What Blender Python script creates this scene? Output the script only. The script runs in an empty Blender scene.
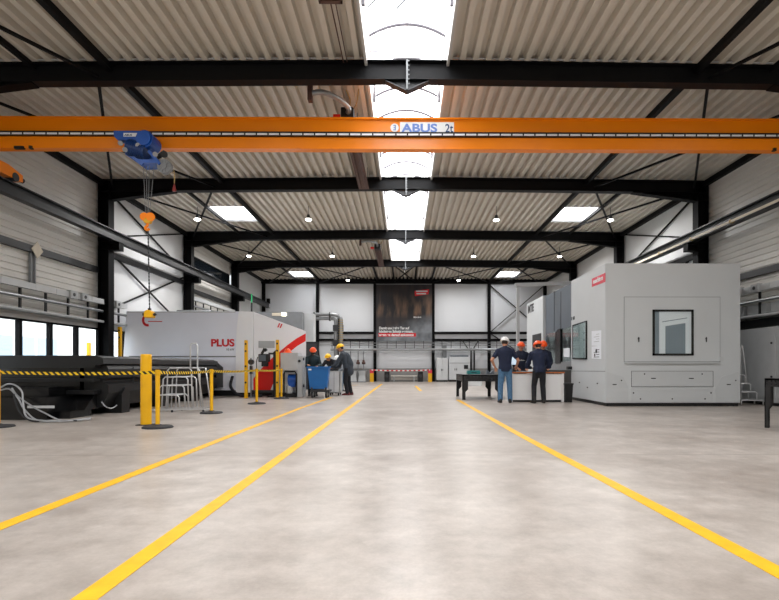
import bpy, bmesh, math, random
from mathutils import Vector, Matrix, Euler
random.seed(7)
C = bpy.context.scene.collection
D = bpy.data
PI = math.pi
# ------------------------------------------------------------------ measuring from the photograph's perspective
F, VX, VY, EYE = 493.0, 404.5, 367.0, 1.0
def gx(px, Y): return (px - VX) * Y / F
def gz(py, Y): return EYE + (VY - py) * Y / F
def at(px, py, Y): return Vector((gx(px, Y), Y, gz(py, Y)))

# ------------------------------------------------------------------ materials
def s2l(c):
    c = c / 255.0
    return c / 12.92 if c <= .04045 else ((c + .055) / 1.055) ** 2.4
def rgb(h):
    return (s2l(int(h[0:2], 16)), s2l(int(h[2:4], 16)), s2l(int(h[4:6], 16)), 1)
M = {}
def mat(name, hexc, rough=.5, metal=0, var=.06, scale=6.0, bump=0.0, spec=.5):
    m = D.materials.new(name); m.use_nodes = True
    nt = m.node_tree; b = nt.nodes['Principled BSDF']
    b.inputs['Roughness'].default_value = rough
    b.inputs['Metallic'].default_value = metal
    b.inputs['Specular IOR Level'].default_value = spec
    c = rgb(hexc)
    tc = nt.nodes.new('ShaderNodeTexCoord')
    n = nt.nodes.new('ShaderNodeTexNoise'); n.inputs['Scale'].default_value = scale; n.inputs['Detail'].default_value = 5
    nt.links.new(tc.outputs['Object'], n.inputs['Vector'])
    r = nt.nodes.new('ShaderNodeValToRGB')
    r.color_ramp.elements[0].position = .3; r.color_ramp.elements[1].position = .7
    r.color_ramp.elements[0].color = [max(0, x * (1 - var)) for x in c[:3]] + [1]
    r.color_ramp.elements[1].color = [min(1, x * (1 + var)) for x in c[:3]] + [1]
    nt.links.new(n.outputs['Fac'], r.inputs['Fac'])
    nt.links.new(r.outputs['Color'], b.inputs['Base Color'])
    if bump:
        bp = nt.nodes.new('ShaderNodeBump'); bp.inputs['Strength'].default_value = bump; bp.inputs['Distance'].default_value = .01
        nt.links.new(n.outputs['Fac'], bp.inputs['Height']); nt.links.new(bp.outputs['Normal'], b.inputs['Normal'])
    M[name] = m
    return m
def emit(name, hexc, strength):
    m = D.materials.new(name); m.use_nodes = True
    nt = m.node_tree; b = nt.nodes['Principled BSDF']
    b.inputs['Base Color'].default_value = rgb(hexc)
    b.inputs['Emission Color'].default_value = rgb(hexc)
    b.inputs['Emission Strength'].default_value = strength
    M[name] = m
    return m
mat('deck', 'CFC8BC', .5, 0, .05, .8)
mat('wall_rib', 'DAD8D3', .45, 0, .04, 1.2)
mat('wall_flat', 'DBDCDC', .5, 0, .03, 1.0)
mat('back_panel', 'D6D9DD', .5, 0, .03, .5)
mat('plinth', '8D8C8A', .7, 0, .08, 3, .1)
mat('steel', '040406', .65, 0, .15, 4, 0, .15)
mat('steel_web', '07080B', .55, 0, .15, 4, 0, .22)
mat('purlin', '060608', .65, 0, .15, 4, 0, .25)
mat('rail_steel', '101114', .45, .1, .1, 4)
mat('dark_glass', '1A2026', .08, 0, .05, 2)
mat('girt', '1C1D20', .5, 0, .1, 4)
mat('guard_grey', '858F96', .5, 0, .03, 2)
mat('orange', 'FF8C00', .32, 0, .03, 2)
mat('orange_dark', 'B85A08', .4, 0, .05, 2)
mat('black', '08090B', .5, 0, .2, 6)
mat('black_satin', '08090C', .45, 0, .15, 5)
mat('black_gloss', '050608', .25, 0, .1, 5)
mat('dark_grey', '2C2E32', .5, 0, .1, 5)
mat('charcoal', '0E0F11', .5, 0, .15, 8)
mat('mid_grey', '7C7F82', .5, 0, .06, 5)
mat('light_grey', 'B4B7B9', .5, 0, .04, 5)
mat('pale_grey', 'C9CCCE', .45, 0, .03, 3)
mat('door_grey', '5C646D', .5, 0, .04, 2)
mat('machine', 'C7CBCD', .45, 0, .02, 1.5)
mat('machine_lower', 'C2C6C8', .45, 0, .02, 1.5)
mat('white_paint', 'EDF1FD', .35, 0, .02, 1.5)
mat('white_bright', 'F8FAFF', .35, 0, .02, 2)
mat('white', 'F0F0F0', .45, 0, .02, 3)
mat('red', 'F01A10', .4, 0, .05, 3)
mat('brick', '7A1E1A', .5, 0, .08, 5)
mat('red_text', 'D01020', .45, 0, .03, 3)
mat('sign_red', 'D9344A', .45, 0, .04, 3)
mat('yellow', 'F2B705', .4, 0, .04, 4)
mat('yellow_deep', 'E0A800', .4, 0, .05, 4)
mat('line_yellow', 'ECB408', .5, 0, .10, 9)
mat('blue', '0F4FA8', .38, 0, .08, 5)
mat('blue_dark', '0A3570', .4, 0, .1, 5)
mat('cart_blue', '1566AE', .4, 0, .05, 4)
mat('sign_blue', '6F8FD6', .5, 0, .03, 4)
mat('sign_navy', '173F73', .5, 0, .03, 4)
mat('alu', 'D2D4D6', .32, .6, .04, 8)
mat('galv', '96999B', .35, .7, .1, 9)
mat('hose', 'A5A8AC', .35, .3, .1, 9)
mat('brown', '5A4038', .55, .2, .15, 5)
mat('cable_tan', 'B99B5C', .5, 0, .1, 6)
mat('beige', 'D8CDB8', .5, 0, .05, 5)
mat('teal', '2A8C8C', .5, 0, .08, 6)
mat('rubber', '24252A', .7, 0, .1, 10)
mat('orange_hat', 'FF5A14', .35, 0, .04, 5)
mat('yellow_hat', 'FFC60A', .35, 0, .03, 5)
mat('white_hat', 'F4F4F2', .35, 0, .03, 5)
mat('navy', '0F1930', .8, 0, .1, 14, .3)
mat('navy_polo', '0F1C38', .8, 0, .1, 14, .3)
mat('jeans', '4C7193', .85, 0, .2, 22, .4)
mat('trousers', '15171E', .85, 0, .15, 14, .3)
mat('jacket', '343C46', .8, 0, .15, 14, .3)
mat('grey_jacket', '6A7078', .8, 0, .15, 14, .3)
mat('green_jacket', '1C2E33', .8, 0, .15, 14, .3)
mat('boot', '15130F', .6, 0, .15, 14)
mat('boot_red', '5A1C1A', .6, 0, .15, 14)
mat('skin', 'C08A6E', .55, 0, .05, 14)
mat('hair', '2A1E16', .7, 0, .2, 30)
mat('mask', '16171A', .8, 0, .1, 14)
mat('eye', '121010', .2, 0, .1, 14)
mat('lip', '8C4A42', .5, 0, .1, 14)
mat('paper', 'E8ECF2', .6, 0, .02, 8)
mat('ink', '33363C', .6, 0, .02, 8)
mat('wood_edge', 'B8693A', .5, 0, .12, 12)
mat('ext_wall', 'E9EBEA', .6, 0, .03, .6)
mat('ext_glass', '9FBACD', .2, 0, .05, .6)
mat('ext_ground', 'B5B3AD', .8, 0, .1, .6)
mat('curb', 'C9C7C4', .5, 0, .03, 2)
mat('arc_bar', '57545A', .45, .2, .05, 2)
mat('bench_wood', 'C9C4BC', .5, 0, .05, 5)
emit('sky_panel', 'FCFDFF', 8.2)
emit('lamp_glow', 'FFFBF2', 20.0)
emit('strip_glow', 'FFF6DC', 6.0)
emit('green_glow', '2FB070', .4)
emit('screen_glow', 'CFE4F5', .5)

def glass(name, hexc, refl=.1, trans=.9):
    m = D.materials.new(name); m.use_nodes = True
    nt = m.node_tree; nt.nodes.remove(nt.nodes['Principled BSDF'])
    out = nt.nodes['Material Output']
    tr = nt.nodes.new('ShaderNodeBsdfTransparent'); tr.inputs['Color'].default_value = rgb(hexc)
    gl = nt.nodes.new('ShaderNodeBsdfGlossy'); gl.inputs['Roughness'].default_value = .03
    gl.inputs['Color'].default_value = (.9, .95, .97, 1)
    lw = nt.nodes.new('ShaderNodeLayerWeight'); lw.inputs['Blend'].default_value = .5
    fr = nt.nodes.new('ShaderNodeMath'); fr.operation = 'POWER'; fr.inputs[1].default_value = 4.5
    nt.links.new(lw.outputs['Facing'], fr.inputs[0])
    mp = nt.nodes.new('ShaderNodeMapRange'); mp.inputs['To Min'].default_value = refl; mp.inputs['To Max'].default_value = .9
    nt.links.new(fr.outputs[0], mp.inputs['Value'])
    mx = nt.nodes.new('ShaderNodeMixShader')
    nt.links.new(mp.outputs[0], mx.inputs[0]); nt.links.new(tr.outputs[0], mx.inputs[1]); nt.links.new(gl.outputs[0], mx.inputs[2])
    nt.links.new(mx.outputs[0], out.inputs['Surface'])
    M[name] = m
glass('glass', 'F8FBFC', .03)
glass('machine_glass', 'E2EAEA', .06)

def stripe_mat(name, c1, c2, period, axis=(1, 0, 1)):
    m = D.materials.new(name); m.use_nodes = True
    nt = m.node_tree; b = nt.nodes['Principled BSDF']; b.inputs['Roughness'].default_value = .5
    g = nt.nodes.new('ShaderNodeNewGeometry')
    d = nt.nodes.new('ShaderNodeVectorMath'); d.operation = 'DOT_PRODUCT'; d.inputs[1].default_value = axis
    nt.links.new(g.outputs['Position'], d.inputs[0])
    mu = nt.nodes.new('ShaderNodeMath'); mu.operation = 'DIVIDE'; mu.inputs[1].default_value = period
    nt.links.new(d.outputs['Value'], mu.inputs[0])
    f = nt.nodes.new('ShaderNodeMath'); f.operation = 'FRACT'; nt.links.new(mu.outputs[0], f.inputs[0])
    l = nt.nodes.new('ShaderNodeMath'); l.operation = 'GREATER_THAN'; l.inputs[1].default_value = .5; nt.links.new(f.outputs[0], l.inputs[0])
    mx = nt.nodes.new('ShaderNodeMix'); mx.data_type = 'RGBA'
    mx.inputs[6].default_value = rgb(c1); mx.inputs[7].default_value = rgb(c2)
    nt.links.new(l.outputs[0], mx.inputs[0]); nt.links.new(mx.outputs[2], b.inputs['Base Color'])
    M[name] = m
stripe_mat('belt', 'F5CB1A', '141414', .098, (1, 1, 1))
stripe_mat('chain_stripe', 'D8343C', 'E8E4E2', .3, (1, 0, 0))

def concrete():
    m = D.materials.new('concrete'); m.use_nodes = True
    nt = m.node_tree; b = nt.nodes['Principled BSDF']; N = nt.nodes.new; L = nt.links.new
    g = N('ShaderNodeNewGeometry')
    def noise(scale, det, rough=.6):
        n = N('ShaderNodeTexNoise'); n.inputs['Scale'].default_value = scale; n.inputs['Detail'].default_value = det
        n.inputs['Roughness'].default_value = rough; L(g.outputs['Position'], n.inputs['Vector']); return n
    n1, n2, n3 = noise(.8, 10, .7), noise(3.6, 10, .75), noise(60, 3)
    r1 = N('ShaderNodeValToRGB'); e = r1.color_ramp.elements
    e[0].position = .32; e[0].color = rgb('A1978F'); e[1].position = .66; e[1].color = rgb('C6BEB7')
    L(n1.outputs['Fac'], r1.inputs['Fac'])
    r2 = N('ShaderNodeValToRGB'); e = r2.color_ramp.elements
    e[0].position = .34; e[0].color = (.74, .73, .72, 1); e[1].position = .62; e[1].color = (1.03, 1.03, 1.03, 1)
    L(n2.outputs['Fac'], r2.inputs['Fac'])
    mx = N('ShaderNodeMix'); mx.data_type = 'RGBA'; mx.blend_type = 'MULTIPLY'; mx.inputs[0].default_value = 1
    L(r1.outputs[0], mx.inputs[6]); L(r2.outputs[0], mx.inputs[7])
    r3 = N('ShaderNodeValToRGB'); e = r3.color_ramp.elements
    e[0].position = .2; e[0].color = (.9, .9, .9, 1); e[1].position = .8; e[1].color = (1.06, 1.06, 1.06, 1)
    L(n3.outputs['Fac'], r3.inputs['Fac'])
    mx2 = N('ShaderNodeMix'); mx2.data_type = 'RGBA'; mx2.blend_type = 'MULTIPLY'; mx2.inputs[0].default_value = .7
    L(mx.outputs[2], mx2.inputs[6]); L(r3.outputs[0], mx2.inputs[7])
    # saw-cut joint across the slab
    sx = N('ShaderNodeSeparateXYZ'); L(g.outputs['Position'], sx.inputs[0])
    a = N('ShaderNodeMath'); a.operation = 'SUBTRACT'; a.inputs[1].default_value = 5.6; L(sx.outputs['Y'], a.inputs[0])
    ab = N('ShaderNodeMath'); ab.operation = 'ABSOLUTE'; L(a.outputs[0], ab.inputs[0])
    lt = N('ShaderNodeMath'); lt.operation = 'LESS_THAN'; lt.inputs[1].default_value = .014; L(ab.outputs[0], lt.inputs[0])
    ml = N('ShaderNodeMath'); ml.operation = 'MULTIPLY'; ml.inputs[1].default_value = .35; L(lt.outputs[0], ml.inputs[0])
    mx3 = N('ShaderNodeMix'); mx3.data_type = 'RGBA'; mx3.inputs[7].default_value = rgb('6E665F')
    L(ml.outputs[0], mx3.inputs[0]); L(mx2.outputs[2], mx3.inputs[6])
    L(mx3.outputs[2], b.inputs['Base Color'])
    rr = N('ShaderNodeMapRange'); rr.inputs['To Min'].default_value = .22; rr.inputs['To Max'].default_value = .46
    L(n2.outputs['Fac'], rr.inputs['Value']); L(rr.outputs[0], b.inputs['Roughness'])
    b.inputs['Specular IOR Level'].default_value = .45
    bp = N('ShaderNodeBump'); bp.inputs['Strength'].default_value = .08; bp.inputs['Distance'].default_value = .004
    L(n3.outputs['Fac'], bp.inputs['Height']); L(bp.outputs['Normal'], b.inputs['Normal'])
    M['concrete'] = m
concrete()

def banner_mat():
    # dark printed photograph: brownish figures over a pale grey machine bed
    m = D.materials.new('banner_print'); m.use_nodes = True
    nt = m.node_tree; b = nt.nodes['Principled BSDF']; N = nt.nodes.new; L = nt.links.new
    b.inputs['Roughness'].default_value = .5
    tc = N('ShaderNodeTexCoord'); sx = N('ShaderNodeSeparateXYZ'); L(tc.outputs['Generated'], sx.inputs[0])
    mp = N('ShaderNodeMapping'); mp.inputs['Scale'].default_value = (9, 1, 2.2); L(tc.outputs['Generated'], mp.inputs[0])
    n = N('ShaderNodeTexNoise'); n.inputs['Scale'].default_value = 1.0; n.inputs['Detail'].default_value = 4; L(mp.outputs[0], n.inputs['Vector'])
    r = N('ShaderNodeValToRGB'); e = r.color_ramp.elements
    e[0].position = .42; e[0].color = rgb('17161A'); e[1].position = .75; e[1].color = rgb('8A6A52')
    L(n.outputs['Fac'], r.inputs['Fac'])
    # band of figures between 45 and 80 percent of the height
    z = N('ShaderNodeValToRGB'); e = z.color_ramp.elements
    e[0].position = .40; e[0].color = (.15, .15, .15, 1); e[1].position = .85; e[1].color = (.12, .12, .12, 1)
    k = z.color_ramp.elements.new(.50); k.color = (1, 1, 1, 1)
    k = z.color_ramp.elements.new(.66); k.color = (.8, .8, .8, 1)
    L(sx.outputs['Z'], z.inputs['Fac'])
    f = N('ShaderNodeMix'); f.data_type = 'RGBA'; f.inputs[6].default_value = rgb('1E1E24'); L(z.outputs[0], f.inputs[0]); L(r.outputs[0], f.inputs[7])
    # pale lower part, rising towards the right
    n2 = N('ShaderNodeTexNoise'); n2.inputs['Scale'].default_value = 5; L(tc.outputs['Generated'], n2.inputs['Vector'])
    a = N('ShaderNodeMath'); a.operation = 'MULTIPLY_ADD'; a.inputs[1].default_value = .30; L(sx.outputs['X'], a.inputs[0]); a.inputs[2].default_value = .10
    s = N('ShaderNodeMath'); s.operation = 'SUBTRACT'; L(a.outputs[0], s.inputs[0]); L(sx.outputs['Z'], s.inputs[1])
    q = N('ShaderNodeMapRange'); q.inputs['From Min'].default_value = -.12; q.inputs['From Max'].default_value = .14; L(s.outputs[0], q.inputs['Value'])
    r2 = N('ShaderNodeValToRGB'); e = r2.color_ramp.elements
    e[0].position = .35; e[0].color = rgb('55585E'); e[1].position = .7; e[1].color = rgb('8F959B'); L(n2.outputs['Fac'], r2.inputs['Fac'])
    g = N('ShaderNodeMix'); g.data_type = 'RGBA'; L(q.outputs[0], g.inputs[0]); L(f.outputs[2], g.inputs[6]); L(r2.outputs[0], g.inputs[7])
    L(g.outputs[2], b.inputs['Base Color'])
    M['banner_print'] = m
banner_mat()

# ------------------------------------------------------------------ mesh helper
def world_loc(o):
    v = Vector((0, 0, 0))
    while o is not None:
        v = v + Vector(o.location); o = o.parent
    return v
class MB:
    def __init__(self): self.bm = bmesh.new(); self.mi = 0
    def face(self, vs):
        try:
            f = self.bm.faces.new(vs); f.material_index = self.mi; return f
        except ValueError: return None
    def poly(self, pts):
        return self.face([self.bm.verts.new(p) for p in pts])
    def box(self, x0, x1, y0, y1, z0, z1):
        x0, x1 = sorted((x0, x1)); y0, y1 = sorted((y0, y1)); z0, z1 = sorted((z0, z1))
        v = [self.bm.verts.new(p) for p in ((x0, y0, z0), (x1, y0, z0), (x1, y1, z0), (x0, y1, z0), (x0, y0, z1), (x1, y0, z1), (x1, y1, z1), (x0, y1, z1))]
        for f in ((0, 3, 2, 1), (4, 5, 6, 7), (0, 1, 5, 4), (1, 2, 6, 5), (2, 3, 7, 6), (3, 0, 4, 7)): self.face([v[i] for i in f])
        return self
    def loops(self, rings, closed=True, caps=True):
        R = [[self.bm.verts.new(p) for p in r] for r in rings]
        n = len(R[0])
        for a, b in zip(R[:-1], R[1:]):
            for i in range(n if closed else n - 1):
                j = (i + 1) % n
                self.face([a[i], a[j], b[j], b[i]])
        if caps and closed:
            self.face(list(reversed(R[0]))); self.face(R[-1])
        return self
    def bar(self, p0, p1, w, h=None, up=(0, 0, 1)):
        h = h or w; p0 = Vector(p0); p1 = Vector(p1); d = (p1 - p0).normalized(); up = Vector(up)
        if abs(d.dot(up)) > .98: up = Vector((0, 1, 0)) if abs(d.y) < .9 else Vector((1, 0, 0))
        s = d.cross(up).normalized(); u = s.cross(d).normalized()
        self.loops([[p + s * a * w / 2 + u * b * h / 2 for a, b in ((-1, -1), (1, -1), (1, 1), (-1, 1))] for p in (p0, p1)]); return self
    def cyl(self, p0, p1, r0, r1=None, n=16):
        r1 = r0 if r1 is None else r1
        p0 = Vector(p0); p1 = Vector(p1); d = (p1 - p0).normalized()
        up = Vector((0, 0, 1)) if abs(d.z) < .9 else Vector((1, 0, 0))
        s = d.cross(up).normalized(); u = s.cross(d)
        self.loops([[p + (s * math.cos(2 * PI * i / n) + u * math.sin(2 * PI * i / n)) * r for i in range(n)] for p, r in ((p0, r0), (p1, r1))]); return self
    def tube(self, pts, r, n=8, smooth_steps=0):
        P = [Vector(p) for p in pts]
        if smooth_steps:
            Q = []
            for i in range(len(P) - 1):
                a = P[max(0, i - 1)]; b = P[i]; c = P[i + 1]; d = P[min(len(P) - 1, i + 2)]
                for k in range(smooth_steps):
                    t = k / smooth_steps
                    Q.append(.5 * ((2 * b) + (c - a) * t + (2 * a - 5 * b + 4 * c - d) * t * t + (3 * b - a - 3 * c + d) * t ** 3))
            Q.append(P[-1]); P = Q
        rings = []; ref = None
        for i, p in enumerate(P):
            d = (P[min(i + 1, len(P) - 1)] - P[max(i - 1, 0)]).normalized()
            if ref is None: ref = Vector((0, 0, 1)) if abs(d.z) < .9 else Vector((1, 0, 0))
            s = d.cross(ref)
            if s.length < 1e-4: s = d.cross(Vector((0, 1, 0)))
            s.normalize(); u = s.cross(d).normalized(); ref = u
            rings.append([p + (s * math.cos(2 * PI * k / n) + u * math.sin(2 * PI * k / n)) * r for k in range(n)])
        self.loops(rings); return self
    def lathe(self, c, prof, n=20):
        c = Vector(c)
        self.loops([[c + Vector((r * math.cos(2 * PI * i / n), r * math.sin(2 * PI * i / n), z)) for i in range(n)] for r, z in prof]); return self
    def prism(self, poly, axis, a, b):
        def p3(p, t):
            return {'x': (t, p[0], p[1]), 'y': (p[0], t, p[1]), 'z': (p[0], p[1], t)}[axis]
        self.loops([[p3(p, a) for p in poly], [p3(p, b) for p in poly]]); return self
    def ibeam(self, axis, c, h, w, a, b, tf=.02, tw=.015):
        # I section running along axis from a to b, centre c in the other two axes (horizontal, z)
        x, z = c
        P = [(x - w / 2, z - h / 2), (x + w / 2, z - h / 2), (x + w / 2, z - h / 2 + tf), (x + tw / 2, z - h / 2 + tf), (x + tw / 2, z + h / 2 - tf), (x + w / 2, z + h / 2 - tf),
             (x + w / 2, z + h / 2), (x - w / 2, z + h / 2), (x - w / 2, z + h / 2 - tf), (x - tw / 2, z + h / 2 - tf), (x - tw / 2, z - h / 2 + tf), (x - w / 2, z - h / 2 + tf)]
        self.prism(P, axis, a, b); return self
    def build(self, name, mats, parent=None, smooth=False, bevel=0, local=False, fix=True):
        if fix: bmesh.ops.recalc_face_normals(self.bm, faces=self.bm.faces[:])
        if bevel:
            bmesh.ops.bevel(self.bm, geom=self.bm.edges[:], offset=bevel, segments=2, affect='EDGES', clamp_overlap=True)
        if parent is not None and not local:
            bmesh.ops.translate(self.bm, verts=self.bm.verts[:], vec=-world_loc(parent))
        me = D.meshes.new(name); self.bm.to_mesh(me); self.bm.free()
        for m in (mats if isinstance(mats, (list, tuple)) else [mats]): me.materials.append(M[m])
        if smooth:
            for p in me.polygons: p.use_smooth = True
        o = D.objects.new(name, me); C.objects.link(o)
        if parent is not None: o.parent = parent
        return o
def tag(o, label=None, cat=None, group=None, kind=None):
    if label: o['label'] = label
    if cat: o['category'] = cat
    if group: o['group'] = group
    if kind: o['kind'] = kind
    return o
def thing(name, label, cat, loc=(0, 0, 0), group=None, kind=None):
    o = D.objects.new(name, None); C.objects.link(o); o.location = loc; o.empty_display_size = .1
    return tag(o, label, cat, group, kind)
def copy_tree(o, parent=None):
    c = o.copy(); C.objects.link(c)
    if parent is not None: c.parent = parent
    for ch in [x for x in D.objects if x.parent == o]: copy_tree(ch, c)
    return c
def part(name, mats, parent, label=None, **kw):
    # shorthand for a box-built part
    return None
def text_mesh(name, s, size, matname, parent, origin, xdir=(1, 0, 0), up=(0, 0, 1), depth=.004, bold=0.0, align='LEFT', squash=1.0, shear=0.0):
    cu = D.curves.new(name, 'FONT'); cu.body = s; cu.size = size; cu.extrude = depth / 2; cu.align_x = align; cu.offset = bold; cu.shear = shear
    tmp = D.objects.new('tmp', cu); C.objects.link(tmp)
    dg = bpy.context.evaluated_depsgraph_get(); dg.update()
    me = D.meshes.new_from_object(tmp.evaluated_get(dg))
    D.objects.remove(tmp); D.curves.remove(cu)
    x = Vector(xdir).normalized(); u = Vector(up).normalized(); n = x.cross(u)
    mtx = Matrix((x, u, n)).transposed().to_4x4()
    me.transform(Matrix.Diagonal((squash, 1, 1, 1)))
    me.transform(mtx)
    off = Vector(origin) - (world_loc(parent) if parent is not None else Vector())
    me.transform(Matrix.Translation(off))
    me.materials.clear(); me.materials.append(M[matname])
    o = D.objects.new(name, me); C.objects.link(o); o.parent = parent
    return o
# ------------------------------------------------------------------ the hall
RX = .05
YB, YF = -8.0, 34.0
BENTS = [9.84, 15.84, 21.9, 27.9]
def zt(x): return 7.075 - .0105 * abs(x - RX)
WX = 9.80
SL_Y1 = 27.7

fl = MB(); fl.box(-WX - .3, WX + .3, YB - .3, YF + .3, -.2, 0)
tag(fl.build('floor', 'concrete'), 'polished beige concrete floor of the hall with yellow lane lines', 'floor', kind='structure')

dk = MB()
def deck(x0, x1, y0, y1):
    prof = []; n = max(1, round((x1 - x0) / .25)); p = (x1 - x0) / n
    for i in range(n):
        b = x0 + i * p
        for t, h in ((0, 0), (.42, 0), (.50, .13), (.90, .13)): prof.append((b + t * p, h))
    prof.append((x1, 0))
    dk.loops([[(x, y, zt(x) + h) for x, h in prof] for y in (y0, y1)], closed=False, caps=False)
SKY_SIDE = [(18.5, 20.35), (31.1, 33.0)]
for sgn in (-1, 1):
    def D2(a, b, y0, y1): deck(min(sgn * a, sgn * b), max(sgn * a, sgn * b), y0, y1)
    D2(.79 + sgn * RX, 5.95, YB, YF)
    D2(.0 + .001, .79 + sgn * RX, SL_Y1, YF)
    D2(7.30, WX + .1, YB, YF)
    y = YB
    for a, b in SKY_SIDE:
        D2(5.95, 7.30, y, a); y = b
    D2(5.95, 7.30, y, YF)
tag(dk.build('ceiling', 'deck', fix=False), 'beige trapezoidal metal roof deck with lengthwise ribs', 'ceiling', kind='structure')

def ribbed(mb, side, y0, y1, z0, z1, pitch=.17, dep=.03):
    n = max(1, round((z1 - z0) / pitch)); p = (z1 - z0) / n; prof = []
    for i in range(n):
        for t, h in ((0, 0), (.62, 0), (.72, dep), (.90, dep)): prof.append((z0 + (i + t) * p, h))
    prof.append((z1, 0))
    x = side * WX
    mb.loops([[(x + side * h, y, z) for z, h in prof] for y in (y0, y1)], closed=False, caps=False)
WIN = [15.90 - 1.09 * i for i in range(8)]          # mullion positions, bay next to the shuttle table
wl = MB()
ribbed(wl, -1, YB, 15.84, 2.24, 7.0); ribbed(wl, -1, YB, WIN[-1], 0, 2.24)
wl.box(-WX - .12, -WX, WIN[-1], 15.9, 0, .85)
wl.box(-WX - .12, -WX, 15.90, 16.1, .85, 2.24)
wl.mi = 1
wl.box(-WX - .12, -WX, 15.84, 21.9, 2.24, 7.1); wl.box(-WX - .12, -WX, 17.3, 21.9, 0, 2.24); wl.box(-WX - .12, -WX, 15.9, 17.3, 0, .85)
wl.mi = 0
ribbed(wl, -1, 21.9, 27.9, 6.15, 7.0); ribbed(wl, -1, 21.9, 27.9, 0, 5.45)
wl.box(-WX - .12, -WX, 21.9, 22.9, 5.45, 6.15)
wl.mi = 1
wl.box(-WX - .12, -WX, 27.9, YF, 0, 7.1)
tag(wl.build('wall_left', ['wall_rib', 'wall_flat'], fix=False), 'pale metal clad side wall above the strip of windows and the dark shuttle table', 'wall', kind='structure')
wr = MB(); ribbed(wr, 1, YB, 15.84, 0, 7.0); wr.mi = 1; wr.box(WX, WX + .12, 15.84, YF, 0, 7.1)
tag(wr.build('wall_right', ['wall_rib', 'wall_flat'], fix=False), 'pale ribbed metal side wall behind the big grey machining centre', 'wall', kind='structure')
wb = MB(); wb.box(-WX - .1, WX + .1, YF + .02, YF + .15, .9, 7.3)
wb.mi = 1; wb.box(-WX - .1, WX + .1, YF - .03, YF + .15, 0, .9)
wb.mi = 0
for i in range(11):
    z = 1.45 + i * .5
    wb.box(-WX, WX, YF + .012, YF + .02, z, z + .475)
wb.mi = 2; wb.box(-WX, WX, YF + .0, YF + .02, 6.9, 7.3)  # wall top coloured dark so lit panels do not gleam through deck ribs
tag(wb.build('wall_back', ['back_panel', 'plinth', 'girt'], fix=False), 'end wall of white horizontal panels above a grey concrete plinth', 'wall', kind='structure')
wf = MB(); wf.box(-WX - .1, WX + .1, YB - .15, YB, 0, 7.3)
tag(wf.build('wall_front', 'wall_flat'), 'end wall of the hall behind the viewer', 'wall', kind='structure')

# windows in the left wall
def win_unit(n, y0, y1, z0, z1, label, fm='steel', gm='glass', t=.05):
    mb = MB(); x0, x1 = -WX - .09, -WX + .03
    mb.box(x0, x1, y0, y0 + t, z0, z1); mb.box(x0, x1, y1 - t, y1, z0, z1); mb.box(x0, x1, y0, y1, z0, z0 + t); mb.box(x0, x1, y0, y1, z1 - t, z1)
    o = tag(mb.build('window_%d' % n, fm), label, 'window', kind='structure')
    g = MB(); g.box(-WX - .04, -WX - .03, y0 + t, y1 - t, z0 + t, z1 - t); g.build('pane', gm, o)
    return o
ordn = ['nearest to the first dark column', 'second from the first dark column', 'third from the first dark column', 'fourth from the first dark column, cut by the picture edge']
for i in range(7):
    win_unit(i + 1, WIN[i + 1], WIN[i], .85, 2.24, 'dark framed window above the shuttle table, ' + (ordn[i] if i < 4 else 'number %d from the first dark column' % (i + 1)))
win_unit(8, 16.1, 17.3, .85, 2.24, 'dark framed window between the dark column and the white laser machine')
win_unit(9, 22.9, 27.6, 5.45, 6.15, 'long dark high window strip under the eaves in the third bay', gm='dark_glass')

# ridge skylight
sk = MB()
for s in (-1, 1):
    xa, xb = RX + s * .79, RX + s * .74
    for y0, y1 in ((YB, SL_Y1),):
        sk.loops([[(xa, y0, 7.0), (xb, y0, 7.52), (xb + s * .05, y0, 7.52), (xa + s * .05, y0, 7.0)], [(xa, y1, 7.0), (xb, y1, 7.52), (xb + s * .05, y1, 7.52), (xa + s * .05, y1, 7.0)]])
sk.box(RX - .79, RX + .79, SL_Y1, SL_Y1 + .05, 6.98, 7.8); sk.box(RX - .79, RX + .79, YB - .05, YB, 6.98, 7.8)
rs = tag(sk.build('window_10', 'curb'), 'long barrel vaulted rooflight along the ridge of the hall', 'rooflight', kind='structure')
gl = MB(); N_ = 12
def arc(y, k, hw=.8, z0=7.52, rise=.26): return [(RX - hw + 2 * hw * i / N_, y, z0 + rise * (1 - (2 * i / N_ - 1) ** 2) + k) for i in range(N_ + 1)]
gl.loops([arc(YB, 0), arc(SL_Y1, 0)], closed=False, caps=False)
gl.build('pane', 'sky_panel', rs, label=None) if False else gl.build('pane', 'sky_panel', rs, fix=False)
y = YB + .4; k = 0
while y < SL_Y1:
    a = MB(); a.tube(arc(y, -.05), .03, 6); a.build('glazing_bar', 'arc_bar', rs); y += 1.08
b_ = MB(); y = 4.0
while y < SL_Y1 - .5:
    b_.bar((RX - .77, y, 7.42), (RX + .77, y, 7.42), .02)
    for s in (-1, 1): b_.bar((RX + s * .745, y + 1.3, 7.1), (RX + s * .745, y + 1.3, 7.5), .05)
    y += 3.02
b_.build('tie_bar', 'arc_bar', rs)
c_ = MB(); c_.bar((RX, 6.9, 7.68), (RX, SL_Y1 - .1, 7.68), .012); c_.build('ridge_wire', 'arc_bar', rs)
# opener levers of the vent at the near end
v_ = MB(); v_.bar((RX - .72, 8.9, 7.5), (RX - .30, 8.55, 7.6), .03); v_.bar((RX - .2, 8.95, 7.5), (RX + .2, 8.5, 7.6), .03); v_.bar((RX - .76, 8.42, 7.5), (RX + .74, 8.42, 7.5), .02); v_.box(RX - .6, RX - .36, 8.2, 8.4, 7.44, 7.5)
v_.build('opener', 'mid_grey', rs)

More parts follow.
